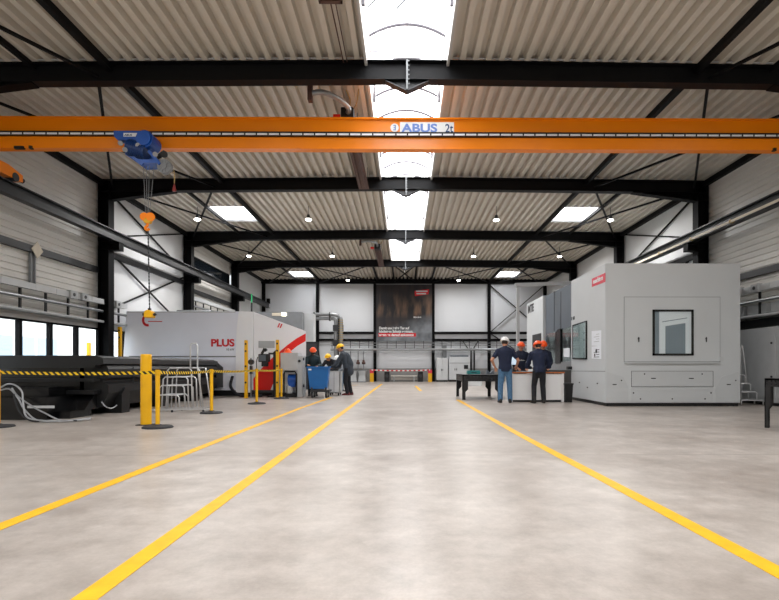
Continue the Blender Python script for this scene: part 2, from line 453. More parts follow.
# four side rooflights
n = 11
for s in (-1, 1):
    for q, (a, b) in enumerate(SKY_SIDE):
        xs = sorted((s * 5.95, s * 7.30)); mb = MB()
        z0, z1 = 7.0, 7.35
        mb.box(xs[0] - .03, xs[0], a, b, z0, z1); mb.box(xs[1], xs[1] + .03, a, b, z0, z1); mb.box(xs[0], xs[1], a - .03, a, z0, z1); mb.box(xs[0], xs[1], b, b + .03, z0, z1)
        o = tag(mb.build('window_%d' % n, 'white'), 'square rooflight on the %s roof slope, %s' % ('PLUS machine' if s < 0 else 'machining centre', 'over the third bay' if q == 0 else 'over the bay at the end wall'), 'rooflight', kind='structure')
        g = MB(); g.box(xs[0] - .02, xs[1] + .02, a - .02, b + .02, z1, z1 + .03); g.build('pane', 'sky_panel', o)
        r = MB(); r.bar((xs[0] + .22, b - .12, 7.02), (xs[0] + .22, b - .12, 7.33), .05); r.bar((xs[0], b - .05, 7.06), (xs[1], b - .05, 7.06), .06); r.build('opener', 'light_grey', o)
        n += 1

# ------------------------------------------------------------------ steel frame
CXI, CXO = 9.38, 9.72
bent_names = ['nearest the viewer, in front of the orange crane', 'behind the orange crane', 'third from the viewer', 'fourth from the viewer, in front of the end wall bay']
for bi, Y in enumerate(BENTS):
    fr = thing('portal_frame', 'black steel portal frame, ' + bent_names[bi], 'portal frame', (RX, Y, 0), 'steel portal frames')
    hw = .11
    for s in (-1, 1):
        # column: H section, flanges across the hall
        mb = MB(); xi, xo = s * CXI, s * CXO
        for xa, xb in ((xi, xi + s * .02), (xo - s * .02, xo)): mb.box(xa, xb, Y - .15, Y + .15, 0, 6.95 if xb != xi + s * .02 else 6.9)
        mb.box(xi, xo, Y - .008, Y + .008, 0, 6.95)
        for z in (4.75, 5.0, 6.33): mb.box(xi, xo, Y - .14, Y + .14, z, z + .02)
        mb.build('column', 'steel', fr)
        # crane bracket
        br = MB(); br.box(s * 9.06, s * 9.40, Y - .13, Y + .13, 4.94, 4.98); br.box(s * 9.06, s * 9.40, Y - .01, Y + .01, 4.74, 4.94); br.box(s * 9.06, s * 9.40, Y - .13, Y + .13, 4.72, 4.76); br.box(s * 9.06, s * 9.08, Y - .13, Y + .13, 4.74, 4.96)
        br.build('crane_bracket', 'steel', fr)
        # rafter half
        mb = MB(); dep = .385; t = .02
        x0, x1 = RX, s * CXO
        def zz(x, d): return zt(x) - d
        for (d0, d1, w) in ((0, t, hw), (t, dep - t, .008), (dep - t, dep, hw)):
            mb.loops([[(x, Y - w, zz(x, d0)), (x, Y + w, zz(x, d0)), (x, Y + w, zz(x, d1)), (x, Y - w, zz(x, d1))] for x in (x0, x1)])
        mb.box(RX, RX + s * .012, Y - hw, Y + hw, zt(RX) - dep, zt(RX))
        mb.build('rafter', ['steel_web'], fr)
        hb = MB(); xh = s * 7.33
        hb.loops([[(xh, Y - w_, zz(xh, dep)), (xh, Y + w_, zz(xh, dep)), (s * CXI, Y + w_, 6.33), (s * CXI, Y - w_, 6.33)] for w_ in ()]) if False else None
        hb.prism([(xh, zz(xh, dep)), (s * CXI, zz(xh, dep) + .0), (s * CXI, 6.33)], 'y', Y - .01, Y + .01)
        hb.loops([[(xh, Y - hw, zz(xh, dep)), (xh, Y + hw, zz(xh, dep)), (xh, Y + hw, zz(xh, dep) - .02), (xh, Y - hw, zz(xh, dep) - .02)], [(s * CXI, Y - hw, 6.34), (s * CXI, Y + hw, 6.34), (s * CXI, Y + hw, 6.32), (s * CXI, Y - hw, 6.32)]])
        hb.build('haunch', 'steel', fr)
    gp = MB(); zb = zt(RX) - .385
    gp.prism([(RX - .42, zb), (RX + .42, zb), (RX, zb - .2)], 'y', Y - .012, Y + .012)
    for s in (-1, 1):
        gp.loops([[(RX + s * .44, Y - .08, zb), (RX + s * .44, Y + .08, zb), (RX + s * .42, Y + .08, zb - .025), (RX + s * .42, Y - .08, zb - .025)], [(RX, Y - .08, zb - .195), (RX, Y + .08, zb - .195), (RX, Y + .08, zb - .22), (RX, Y - .08, zb - .22)]])
    gp.build('apex_gusset', 'dark_grey', fr)
    ep = MB(); ep.box(RX - .016, RX + .016, Y - hw - .01, Y + hw + .01, zb - .2, zt(RX) + .02)
    for z in range(6): ep.cyl((RX + .035, Y - hw - .015, zb - .1 + z * .09), (RX + .035, Y - hw, zb - .1 + z * .09), .014, n=6)
    ep.build('end_plate', 'mid_grey', fr, bevel=0)
    cd = MB(); cd.bar((-9.2, Y - hw - .02, zt(9.2) + .02), (RX, Y - hw - .02, zt(RX) + .02), .022); cd.bar((9.2, Y - hw - .02, zt(9.2) + .02), (RX, Y - hw - .02, zt(RX) + .02), .022)  # skylight caught by the top flange edge, modelled as a pale grey bar
    cd.build('edge_highlight', 'light_grey', fr)

def lab_side(s): return 'PLUS machine side' if s < 0 else 'machining centre side'
for s in (-1, 1):
    for x, w, nm in ((5.85, .115, 'inner'), (7.34, .08, 'second'), (9.66, .14, 'eaves')):
        mb = MB()
        ys = [YB] + BENTS + [YF]
        for k_, (a, b) in enumerate(zip(ys[:-1], ys[1:])):
            if nm == 'second':
                if k_ in (0, 2, 4):
                    m3 = MB(); m3.box(s * x - w / 2, s * x + w / 2, a + .008, b - .008, zt(x) - w - .03, zt(x) - .008)
                    tag(m3.build('roof_trimmer', 'purlin'), 'thin dark roof trimmer %s, %s' % ({0: 'before the first frame', 2: 'just behind the crane bay', 4: 'at the end wall bay'}[k_], lab_side(s)), 'purlin', 'roof trimmers')
                continue
            mb.box(s * x - w / 2, s * x + w / 2, a + (.008 if a != YB else 0), b - .008, zt(x) - w - .03, zt(x) - .008)
        if nm == 'second': continue
        tag(mb.build('roof_purlin', 'purlin'), '%s dark purlin along the whole roof, %s' % ({'inner': 'innermost', 'second': 'thin', 'eaves': 'outermost'}[nm], lab_side(s)), 'purlin', 'lengthwise roof purlins')
bays = [(3.84, 9.84, 'before the first frame'), (9.84, 15.84, 'in the crane bay'), (15.84, 21.9, 'just behind the crane bay'), (21.9, 27.9, 'in the fourth bay'), (27.9, 34, 'at the end wall bay')]
for s in (-1, 1):
    for a, b, nm in bays:
        t = thing('roof_brace', 'crossed dark rods under the roof %s, %s' % (nm, lab_side(s)), 'brace', (s * 7.7, (a + b) / 2, 6.9), 'roof cross bracing')
        for q, (xa, xb) in enumerate(((6.1, 9.35), (9.35, 6.1))):
            mb = MB(); mb.bar((s * xa, a, zt(xa) - .2 - .03 * q), (s * xb, b, zt(xb) - .2 - .03 * q), .06, .05); mb.build('rod', 'purlin', t)
# bracing between the fourth frame and the end wall
for xs, nm in (((-.72, .72), 'under the ridge'), ((-5.85, -1.87), 'between ridge and purlin, banner side'), ((1.84, 5.85), 'between ridge and purlin, machining centre side')):
    t = thing('roof_brace', 'crossed dark roof rods of the end wall bay ' + nm, 'brace', ((xs[0] + xs[1]) / 2, 31, 6.8), 'roof cross bracing')
    for q, (xa, xb) in enumerate((xs, xs[::-1])):
        mb = MB(); mb.bar((xa, 28.0, zt(xa) - .2 - .03 * q), (xb, 33.9, zt(xb) - .2 - .03 * q), .06, .05); mb.build('rod', 'purlin', t)
for x, nm in ((-1.87, 'above the banner edge'), (-.72, 'ridge pair, banner lettering side'), (.72, 'ridge pair, logo side'), (1.84, 'above the end wall column')):
    mb = MB(); mb.box(x - .05, x + .05, 27.92, 33.8, zt(x) - .13, zt(x) - .01)
    tag(mb.build('roof_purlin', 'purlin'), 'short dark purlin of the end wall bay, ' + nm, 'purlin', 'end bay purlins')
# wall bracing
for s in (-1, 1):
    for (za, zb, nm) in ((6.85, 5.2, 'above the crane runway'), (4.93, 2.77, 'below the crane runway')):
        t = thing('wall_brace', 'crossed dark steel rods on the side wall %s, %s' % (nm, lab_side(s)), 'brace', (s * 9.8, 18.8, (za + zb) / 2), 'wall cross bracing')
        for q, (z0, z1) in enumerate(((za, zb), (zb, za))):
            mb = MB(); mb.bar((s * (9.72 + .03 * q), 16, z0), (s * (9.72 + .03 * q), 21.75, z1), .05); mb.build('rod', 'purlin', t)
for s, y0, y1, z, nm in ((-1, YB, 15.68, 4.08, 'with the white diamond sign'), (-1, 16.0, 21.74, 4.72, 'below the runway behind the PLUS machine'), (-1, 22.1, 27.7, 4.5, 'of the third bay, PLUS machine side'), (1, YB, 15.68, 3.6, 'beside the grey machining centre'), (1, 16, 21.74, 4.72, 'behind the grey machining centre')):
    mb = MB(); mb.box(s * 9.68, s * 9.79, y0, y1, z - .09, z + .09)
    tag(mb.build('wall_rail', 'girt'), 'long dark horizontal wall rail ' + nm, 'wall rail')
# end wall posts and rails
for x, nm in ((-9.66, 'at the corner on the PLUS machine side'), (-5.97, 'behind the silver ducts'), (-2.03, 'along the banner edge with the lettering'), (1.97, 'along the banner edge with the red logo'), (5.82, 'behind the white pipe gantry'), (9.66, 'at the corner on the machining centre side')):
    mb = MB(); mb.ibeam('y', (0, 0), .1, .1, 0, .01) if False else None
    w = .1
    mb.box(x - w, x + w, YF - .22, YF - .205, 0, 6.85); mb.box(x - w, x + w, YF - .05, YF - .035, 0, 6.85); mb.box(x - .008, x + .008, YF - .22, YF - .035, 0, 6.85)
    tag(mb.build('wall_post', 'steel'), 'black steel post of the end wall ' + nm, 'post', 'end wall posts')
mb = MB(); mb.box(-9.8, 9.8, YF - .26, YF - .03, 6.72, 7.02)
tag(mb.build('wall_beam', 'steel'), 'black steel beam along the top of the end wall', 'beam')
for z, nm in ((3.36, 'upper'), (2.88, 'lower')):
    for a, b, m_ in ((-5.87, -2.13, 'beside the banner, duct side'), (2.07, 5.72, 'beside the banner, cabinet side'), (5.92, 9.55, 'behind the pipe gantry')):
        mb = MB(); mb.box(a, b, YF - .2, YF - .06, z - .1, z + .06)
        tag(mb.build('wall_rail', 'steel'), '%s black horizontal rail on the end wall %s' % (nm, m_), 'wall rail')
t = thing('wall_brace', 'crossed black rods on the end wall behind the white gantry', 'brace', (7.7, YF - .2, 5), 'wall cross bracing')
for q, (a, b) in enumerate((((5.9, 6.6), (9.6, 3.4)), ((9.6, 6.6), (5.9, 3.4)))):
    mb = MB(); mb.bar((a[0], YF - .12 - .04 * q, a[1]), (b[0], YF - .12 - .04 * q, b[1]), .09, .05); mb.build('rod', 'steel', t)
t = thing('wall_brace', 'lower crossed black rods on the end wall near the white gantry', 'brace', (7.7, YF - .2, 2), 'wall cross bracing')
mb = MB(); mb.bar((5.9, YF - .12, 3.3), (9.6, YF - .12, .9), .09, .05); mb.build('rod', 'steel', t)

# crane runway
for s in (-1, 1):
    t = thing('crane_runway', 'dark crane runway beam along the side wall, ' + lab_side(s), 'crane runway', (s * 9.2, 12, 4.98), 'crane runways')
    mb = MB(); mb.ibeam('y', (s * 9.2, 5.14), .31, .2, YB + .3, YF - .5, .018, .012); mb.build('beam', 'rail_steel', t)
    mb = MB(); mb.box(s * 9.2 - .025, s * 9.2 + .025, YB + .3, YF - .5, 5.297, 5.34); mb.build('rail', 'black_satin', t)
    st = MB(); st.box(s * 9.2 - .1, s * 9.2 + .1, YF - .7, YF - .5, 5.30, 5.62); st.build('end_stop', 'steel', t)
    if s > 0:
        cb = MB(); cb.bar((9.03, YB + .3, 5.03), (9.03, 22.0, 5.03), .03, .06); cb.build('conductor_bar', 'beige', t)
        for y in [6 + 1.9 * i for i in range(9)]:
            h = MB(); h.box(9.0, 9.14, y - .02, y + .02, 4.99, 5.08); h.build('conductor_clip', 'cable_tan', t)

# ------------------------------------------------------------------ lamps
n_l = 0
def lamp(x, y, label, watts=110):
    z = 6.52
    t = thing('pendant_lamp', label, 'lamp', (x, y, z), 'round pendant lamps')
    h = MB(); h.lathe((x, y, z), [(.02, .20), (.05, .19), (.06, .10), (.09, .06), (.11, .02), (.10, .02)], 20); h.build('housing', 'dark_grey', t)
    l = MB(); l.lathe((x, y, z), [(.002, .02), (.10, .02), (.112, .0), (.10, -.02), (.07, -.034), (.002, -.04)], 20); l.build('lens', 'lamp_glow', t)
    w = MB(); w.cyl((x, y, z + .19), (x, y, zt(x) - .002), .012, n=6); w.build('suspension', 'dark_grey', t)
    ld = D.lights.new('lamp_light', 'AREA'); ld.shape = 'DISK'; ld.size = .17; ld.energy = watts; ld.color = (1, .985, .97)
    lo = D.objects.new('lamp_light', ld); C.objects.link(lo); lo.location = (0, 0, -.05); lo.parent = t
LAMP_W = 110
rows = [(18.5, 'in the bay behind the crane'), (24.6, 'in the fourth bay'), (31.4, 'in the end wall bay')]
for y, nm in rows:
    for x in (-7.75, -3.6, 3.45, 7.75):
        if y > 30 and abs(x) > 5: continue
        lamp(x, y, 'bright round lamp %s, %s, %s' % (nm, 'near the wall' if abs(x) > 5 else 'near the ridge', lab_side(x)))

for y, nm in ((6.6, 'just ahead of the viewer'), (.8, 'above the viewer'), (-5, 'behind the viewer')):  # fill lamps out of view, added to brighten the floor and machine fronts
    for x in (-7.75, -3.6, 3.45, 7.75):
        lamp(x, y, 'added unseen fill lamp %s, %s, %s' % (nm, 'near the wall' if abs(x) > 5 else 'near the ridge', lab_side(x)), 75)

# ------------------------------------------------------------------ outside the windows
mb = MB(); mb.box(-60, -WX - .3, -30, 60, -.25, -.05)
tag(mb.build('ground_outside', 'ext_ground'), 'pale paved yard outside the windows', 'ground', kind='structure')
t = thing('office_building', 'white building with pale windows seen through the window strip', 'building', (-20, 16, -.05))
mb = MB(); mb.box(-26, -20, 2, 34, -.05, 7); mb.build('facade', 'ext_wall', t)
for y in (14, 17.2, 20.5, 23.8, 27):
    for z in (1.3, 4.2):
        w = MB(); w.box(-20.03, -19.98, y, y + 1.5, z, z + 1.3); w.build('window', 'ext_glass', t)
for q in range(1):
    d = MB(); d.box(-20.05, -19.98, 25.5, 26.8, -.05, 2.6); d.build('gate', 'ext_glass', t)
mb = MB(); mb.box(-11.05, -10.95, 17.2, 17.3, -.05, 1.85); mb.mi = 1; mb.box(-11.07, -10.93, 17.18, 17.32, 1.2, 1.32)
tag(mb.build('barrier_post', ['yellow', 'black']), 'yellow and black post standing outside behind the window strip', 'post')

# lane lines
def lane(pts, w, label):
    mb = MB(); L = []; R = []
    for i, p in enumerate(pts):
        p = Vector((p[0], p[1], .003)); a = Vector((*pts[max(0, i - 1)], 0)); b = Vector((*pts[min(len(pts) - 1, i + 1)], 0)); d = (b - a).normalized(); s = Vector((-d.y, d.x, 0))
        L.append(p + s * w / 2); R.append(p - s * w / 2)
    for i in range(len(pts) - 1):
        mb.loops([[L[i], R[i], R[i] - Vector((0, 0, .002)), L[i] - Vector((0, 0, .002))], [L[i + 1], R[i + 1], R[i + 1] - Vector((0, 0, .002)), L[i + 1] - Vector((0, 0, .002))]])
    tag(mb.build('lane_line', 'line_yellow'), label, 'floor line', 'yellow lane lines')
lane([(-1.378, -3), (-1.375, 2.1), (-1.355, 12), (-1.33, 29)], .115, 'wide yellow floor line just past the middle of the hall, on the PLUS machine side')
lane([(-2.535, -3), (-2.53, 4), (-2.53, 12), (-2.4, 16.2)], .115, 'yellow floor line next to the belt posts and the blue cart')
lane([(1.85, -3), (1.82, 2.5), (1.70, 7.25), (1.62, 15)], .115, 'yellow floor line leading to the dark welding table and counter')
lane([(.68, 20.5), (.58, 26)], .12, 'short yellow floor mark in the middle of the aisle near the end wall')
lane([(-4.2, 23.5), (-2.6, 27.5)], .12, 'short slanting yellow floor mark beside the grey crates near the end wall')
# ------------------------------------------------------------------ people
def ell(mb, c, r, mtx=None, n=14, m=9):
    rings = []
    for j in range(1, m):
        a = PI * j / m - PI / 2
        rings.append([Vector((r[0] * math.cos(a) * math.cos(2 * PI * i / n), r[1] * math.cos(a) * math.sin(2 * PI * i / n), r[2] * math.sin(a))) for i in range(n)])
    c = Vector(c)
    if mtx is None: rings = [[c + p for p in r_] for r_ in rings]
    else: rings = [[mtx @ (c + p) for p in r_] for r_ in rings]
    mb.loops(rings)
def cap(mb, p0, p1, r0, r1, n=12):
    p0 = Vector(p0); p1 = Vector(p1); d = (p1 - p0)
    if d.length < 1e-5: return
    d.normalize(); up = Vector((0, 0, 1)) if abs(d.z) < .9 else Vector((0, 1, 0))
    s = d.cross(up).normalized(); u = s.cross(d); rings = []
    for a in (-75, -40, 0): rings.append((p0 + d * r0 * math.sin(math.radians(a)), r0 * math.cos(math.radians(a))))
    for a in (0, 40, 75): rings.append((p1 + d * r1 * math.sin(math.radians(a)), r1 * math.cos(math.radians(a))))
    mb.loops([[c + (s * math.cos(2 * PI * i / n) + u * math.sin(2 * PI * i / n)) * r for i in range(n)] for c, r in rings])
def remesh(mb, name, matname, parent, voxel, smooth=2, label=None):
    bmesh.ops.recalc_face_normals(mb.bm, faces=mb.bm.faces[:])
    me = D.meshes.new(name); mb.bm.to_mesh(me); mb.bm.free()
    o = D.objects.new('tmp', me); C.objects.link(o)
    md = o.modifiers.new('r', 'REMESH'); md.mode = 'VOXEL'; md.voxel_size = voxel; md.use_smooth_shade = True
    if smooth:
        sm = o.modifiers.new('s', 'SMOOTH'); sm.iterations = smooth; sm.factor = .5
    dg = bpy.context.evaluated_depsgraph_get(); dg.update()
    m2 = D.meshes.new_from_object(o.evaluated_get(dg)); m2.name = name
    D.objects.remove(o); D.meshes.remove(me)
    m2.materials.clear(); m2.materials.append(M[matname])
    for p in m2.polygons: p.use_smooth = True; p.material_index = 0
    r = D.objects.new(name, m2); C.objects.link(r); r.parent = parent
    if label: r['label'] = label
    return r
TOR = [(.84, .140, .100, 0), (.95, .165, .115, -.005), (1.05, .150, .105, 0), (1.18, .162, .112, 0), (1.30, .185, .120, 0), (1.40, .185, .108, -.005), (1.455, .125, .085, -.005), (1.50, .062, .062, 0)]
def person(label, loc, rot, lean, elb, wri, legs, head, top, pants, shoes, hat, sleeve='short', stripe=None, mask=False, hand_dir=None, tall=1.0, extra=None):
    root = thing('person', label, 'person', loc)
    root.rotation_euler = (0, 0, rot); root.scale = (tall,) * 3
    pel = Vector((0, 0, .93)); Rl = Matrix.Rotation(-lean, 3, 'X')
    def up(p): return pel + Rl @ (Vector(p) - pel)
    sh = [up((-.19, 0, 1.405)), up((.19, 0, 1.405))]
    nb, hc = up((0, 0, 1.44)), up((0, .03, 1.645))
    yaw, pitch = head
    Hm = Matrix.Translation(hc) @ Matrix.Rotation(yaw, 4, 'Z') @ Matrix.Rotation(-pitch, 4, 'X')
    def H(p): return Hm @ Vector(p)
    def torso(mb, z0, z1, inf):
        rings = []
        for z, rx, ry, yo in TOR:
            if z < z0 - 1e-4 or z > z1 + 1e-4: continue
            rings.append([up((math.cos(2 * PI * i / 18) * (rx + inf), yo + math.sin(2 * PI * i / 18) * (ry + inf), z)) for i in range(18)])
        mb.loops(rings)
    # body: one continuous surface
    b = MB(); torso(b, .84, 1.50, 0)
    cap(b, nb, H((0, -.01, -.06)), .058, .054)
    ell(b, (0, 0, 0), (.077, .096, .115), Hm)
    ell(b, (0, .045, -.075), (.045, .045, .04), Hm)
    cap(b, H((0, .088, .01)), H((0, .112, -.022)), .010, .016, 8)
    for s in (-1, 1): ell(b, (s * .078, -.005, -.008), (.012, .024, .034), Hm, 10, 7)
    for i, s in enumerate((-1, 1)):
        e, w = Vector(elb[i]), Vector(wri[i])
        cap(b, up((s * .12, 0, 1.40)), sh[i], .062, .060); cap(b, sh[i], e, .056, .043); cap(b, e, w, .042, .029)
        d = (w - e).normalized()
        if hand_dir and hand_dir[i]: d = Vector(hand_dir[i]).normalized()
        side = d.cross(Vector((0, 0, 1)))
        if side.length < .2: side = Vector((0, 1, 0))
        side.normalize(); nrm = side.cross(d).normalized()
        pc = w + d * .05
        b.loops([[w + d * t + side * a * hw * math.cos(k) + nrm * .014 * math.sin(k) for k in [2 * PI * q / 10 for q in range(10)]] for t, hw, a in ((-.01, .026, 1), (.03, .036, 1), (.07, .040, 1), (.095, .036, 1))])
        for q, (o_, ln) in enumerate(((-.031, .062), (-.0105, .075), (.0105, .070), (.031, .055))):
            p0 = w + d * .085 + side * o_; p1 = p0 + d * ln * .55 - nrm * .008; p2 = p1 + d * ln * .4 - nrm * .022
            cap(b, p0, p1, .0085, .008, 8); cap(b, p1, p2, .008, .007, 8)
        ts = -s
        p0 = w + d * .03 + side * .03 * ts; p1 = p0 + d * .035 + side * .03 * ts - nrm * .01; p2 = p1 + d * .03 + side * .006 * ts - nrm * .012
        cap(b, p0, p1, .011, .010, 8); cap(b, p1, p2, .010, .008, 8)
        hip, kn, an, toe = Vector((s * .085, 0, .90)), Vector(legs[i][0]), Vector(legs[i][1]), legs[i][2]
        cap(b, hip, kn, .082, .056); cap(b, kn, an, .055, .038)
        td = Vector((math.sin(toe), math.cos(toe), 0))
        cap(b, an + Vector((0, 0, -.035)) - td * .03, an + td * .15 + Vector((0, 0, -.06)), .036, .028)
    remesh(b, 'body', 'skin', root, .0085, 2)
    # upper garment
    g = MB(); torso(g, .84, 1.50, .018)
    cap(g, nb, up((0, .005, 1.505)), .082, .070)
    for i, s in enumerate((-1, 1)):
        e, w = Vector(elb[i]), Vector(wri[i])
        cap(g, up((s * .12, 0, 1.40)), sh[i], .082, .078); cap(g, up((s * .03, 0, 1.47)), sh[i], .075, .06)
        if sleeve == 'short': cap(g, sh[i], sh[i].lerp(e, .62), .073, .066)
        else: cap(g, sh[i], e, .072, .060); cap(g, e, e.lerp(w, .93), .060, .046)
    if extra: extra(g, up)
    remesh(g, 'shirt' if sleeve == 'short' else 'jacket', top, root, .012, 3)
    # trousers
    t = MB()
    rings = []
    for z, rx, ry, yo in TOR[:3]: rings.append([up((math.cos(2 * PI * i / 18) * (rx + .010), yo + math.sin(2 * PI * i / 18) * (ry + .010), z)) for i in range(18)])
    t.loops(rings)
    for i, s in enumerate((-1, 1)):
        hip, kn, an, toe = Vector((s * .085, 0, .90)), Vector(legs[i][0]), Vector(legs[i][1]), legs[i][2]
        cap(t, hip, kn, .102, .076); cap(t, kn, an + Vector((0, 0, .0)), .076, .066)
    remesh(t, 'trousers', pants, root, .012, 3)
    for i in (0, 1):
        an, toe = Vector(legs[i][1]), legs[i][2]; td = Vector((math.sin(toe), math.cos(toe), 0)); sd = Vector((td.y, -td.x, 0))
        f = MB()
        base = Vector((an.x, an.y, 0)); rings = []
        for t_, hw, h in ((-.085, .03, .07), (-.07, .042, .11), (0, .046, .12), (.06, .046, .095), (.12, .05, .07), (.17, .044, .055), (.195, .02, .04)):
            rings.append([base + td * t_ + sd * hw * x_ + Vector((0, 0, .002 + h * z_)) for x_, z_ in ((-.9, 0), (.9, 0), (1, .3), (.8, .8), (.3, 1), (-.3, 1), (-.8, .8), (-1, .3))])
        f.loops(rings); cap(f, base + Vector((0, 0, .07)), an + Vector((0, 0, .06)), .054, .056)
        remesh(f, 'boot', shoes, root, .011, 2)
    # face
    for s in (-1, 1):
        e_ = MB(); ell(e_, (s * .031, .083, .012), (.013, .010, .009), Hm, 10, 7); e_.build('eye', 'eye', root, smooth=True, local=True)
    if mask:
        m_ = MB(); ell(m_, (0, .03, -.045), (.075, .088, .062), Hm); m_.build('face_mask', 'mask', root, smooth=True, local=True)
    else:
        m_ = MB(); ell(m_, (0, .089, -.052), (.024, .012, .006), Hm, 10, 7); m_.build('mouth', 'lip', root, smooth=True, local=True)
    h_ = MB(); ell(h_, (0, -.022, .012), (.083, .085, .10), Hm); h_.build('hair', 'hair', root, smooth=True, local=True)
    # helmet
    k = MB(); n = 24; rings = []
    for a in (0, 12, 25, 40, 55, 70, 84):
        ra = math.radians(a); rings.append([H((.118 * math.cos(ra) * math.cos(2 * PI * i / n), -.004 + .138 * math.cos(ra) * math.sin(2 * PI * i / n), .038 + .118 * math.sin(ra))) for i in range(n)])
    k.loops(rings)
    def brim(z, inf, front): return [H(((.118 + inf) * math.cos(2 * PI * i / n), -.004 + (.138 + inf + front * max(0, math.sin(2 * PI * i / n)) ** 2) * math.sin(2 * PI * i / n), z - (.012 if math.sin(2 * PI * i / n) > .6 else 0))) for i in range(n)]
    k.loops([brim(.030, .012, .04), brim(.042, .012, .04)])
    for x_ in (-.035, 0, .035): k.tube([H((x_, -.10, .10)), H((x_, -.05, .145)), H((x_, .03, .150)), H((x_, .09, .115))], .009, 6)
    ho = k.build('hard_hat', hat, root, smooth=True, local=True)
    if stripe:
        st = MB()
        for z in (1.22,):
            st.loops([[up((math.cos(2 * PI * i / 24) * .186, math.sin(2 * PI * i / 24) * .134, z_)) for i in range(24)] for z_ in (z, z + .045)], caps=False)
        st.build('reflective_stripe', stripe, root, local=True)
    return root
def stand(dx=.11, kneey=.03, toe=.2): return [((-dx, kneey, .49), (-dx - .01, -.01, .09), -toe), ((dx, kneey, .49), (dx + .01, -.01, .09), toe)]

# white hard hat man seen from behind at the counter
person('person in white hard hat, navy polo shirt and blue jeans, seen from behind', (gx(505.3, 13.75), 13.75, 0), -.12, .08,
       [(-.36, -.06, 1.16), (.35, .05, 1.15)], [(-.27, .10, .97), (.33, .25, 1.00)], stand(.12, .03, .15), (-.35, .25), 'navy_polo', 'jeans', 'boot', 'white_hat', tall=1.03)
# orange hat facing the viewer across the counter
person('person in orange hard hat and navy vest facing us across the counter', (gx(520, 15.4), 15.4, 0), PI, .18,
       [(-.27, .12, 1.13), (.27, .12, 1.13)], [(-.16, .36, .98), (.16, .36, .98)], stand(.1), (.1, .08), 'navy', 'trousers', 'boot', 'orange_hat', sleeve='long', stripe='light_grey')
# orange hat leaning on counter, back to the viewer
person('person in orange hard hat, navy shirt and black trousers leaning on the counter, back turned', (gx(539.5, 13.62), 13.62, 0), -.06, .26,
       [(-.30, .26, 1.02), (.34, .26, 1.02)], [(-.14, .44, .99), (.20, .46, .99)], [((-.13, .08, .49), (-.16, -.06, .09), -.2), ((.10, .02, .49), (.12, -.02, .09), .15)], (.25, .30), 'navy_polo', 'trousers', 'boot', 'orange_hat', sleeve='long', tall=.985)
person('person in orange hard hat mostly hidden behind the leaning person in navy', (gx(542.5, 15.4), 15.4, 0), PI - .1, .18,
       [(-.25, .12, 1.12), (.25, .12, 1.12)], [(-.14, .34, .98), (.14, .34, .98)], stand(.1), (0, .3), 'navy', 'trousers', 'boot', 'orange_hat', sleeve='long', tall=1.02)
# group at the blue cart
person('person in orange hard hat and black face mask working behind the blue cart', (gx(312.8, 17.15), 17.15, 0), PI + .25, .26,
       [(-.27, .18, 1.12), (.27, .20, 1.10)], [(-.14, .42, 1.08), (.2, .46, 1.12)], stand(.1), (-.1, .30), 'green_jacket', 'trousers', 'boot', 'orange_hat', sleeve='long', mask=True, tall=.95)
def coat(g, up):
    cap(g, up((0, -.10, 1.02)), up((0, -.09, 1.34)), .15, .12)
    cap(g, up((0, -.02, .80)), up((0, -.03, 1.0)), .17, .17)
person('person in yellow hard hat and dark bulky jacket stooping beside the white bin', (gx(347.5, 17.5), 17.5, 0), PI / 2 - .1, .30,
       [(-.28, .36, 1.02), (.26, .34, 1.00)], [(-.16, .52, .96), (.14, .52, .95)], [((-.08, .06, .49), (-.09, -.02, .09), 0), ((.10, -.02, .49), (.10, -.10, .09), 0)], (0, .30), 'jacket', 'trousers', 'boot_red', 'yellow_hat', sleeve='long', extra=coat, tall=1.04)
person('person in yellow hard hat and black jacket bent over the white bin', (gx(334, 18.9), 18.9, 0), PI - .3, .80,
       [(-.30, .58, .96), (.30, .58, .96)], [(-.16, .74, .88), (.14, .76, .88)], stand(.11), (0, .2), 'trousers', 'trousers', 'boot', 'yellow_hat', sleeve='long', tall=.96)
person('person in white hard hat and grey jacket half hidden behind the stooping person', (gx(344, 20.3), 20.3, 0), PI - .5, .72,
       [(-.28, .52, .98), (.28, .52, .98)], [(-.14, .68, .90), (.14, .68, .90)], stand(.1), (0, .3), 'grey_jacket', 'jeans', 'boot', 'white_hat', sleeve='long', tall=.92)
# ------------------------------------------------------------------ overhead crane
CY = 10.7
cr = thing('overhead_crane', 'orange overhead travelling crane spanning the hall under the roof', 'crane', (0, CY, 5.34))
z_ = lambda py: gz(py, CY)
mb = MB(); mb.box(-9.1, 9.1, CY, CY + .16, z_(149), z_(118.6)); mb.box(-9.1, 9.1, CY - .03, CY + .19, z_(119.6), z_(118)); mb.box(-9.1, 9.1, CY - .012, CY + .17, z_(149.2), z_(147.6))
mb.build('girder', 'orange', cr)
mb = MB(); mb.box(-9.0, 9.0, CY - .07, CY, z_(137.6), z_(133.4)); mb.build('festoon_rail', 'black_satin', cr)
fs = MB(); fs.box(-9.0, 9.0, CY - .076, CY - .07, z_(137.0), z_(135.2)); fs.mi = 1
x = -8.95
while x < 9: fs.box(x, x + .03, CY - .08, CY - .07, z_(137.0), z_(135.2)); x += .25
fs.build('festoon_strip', ['white', 'black'], cr)
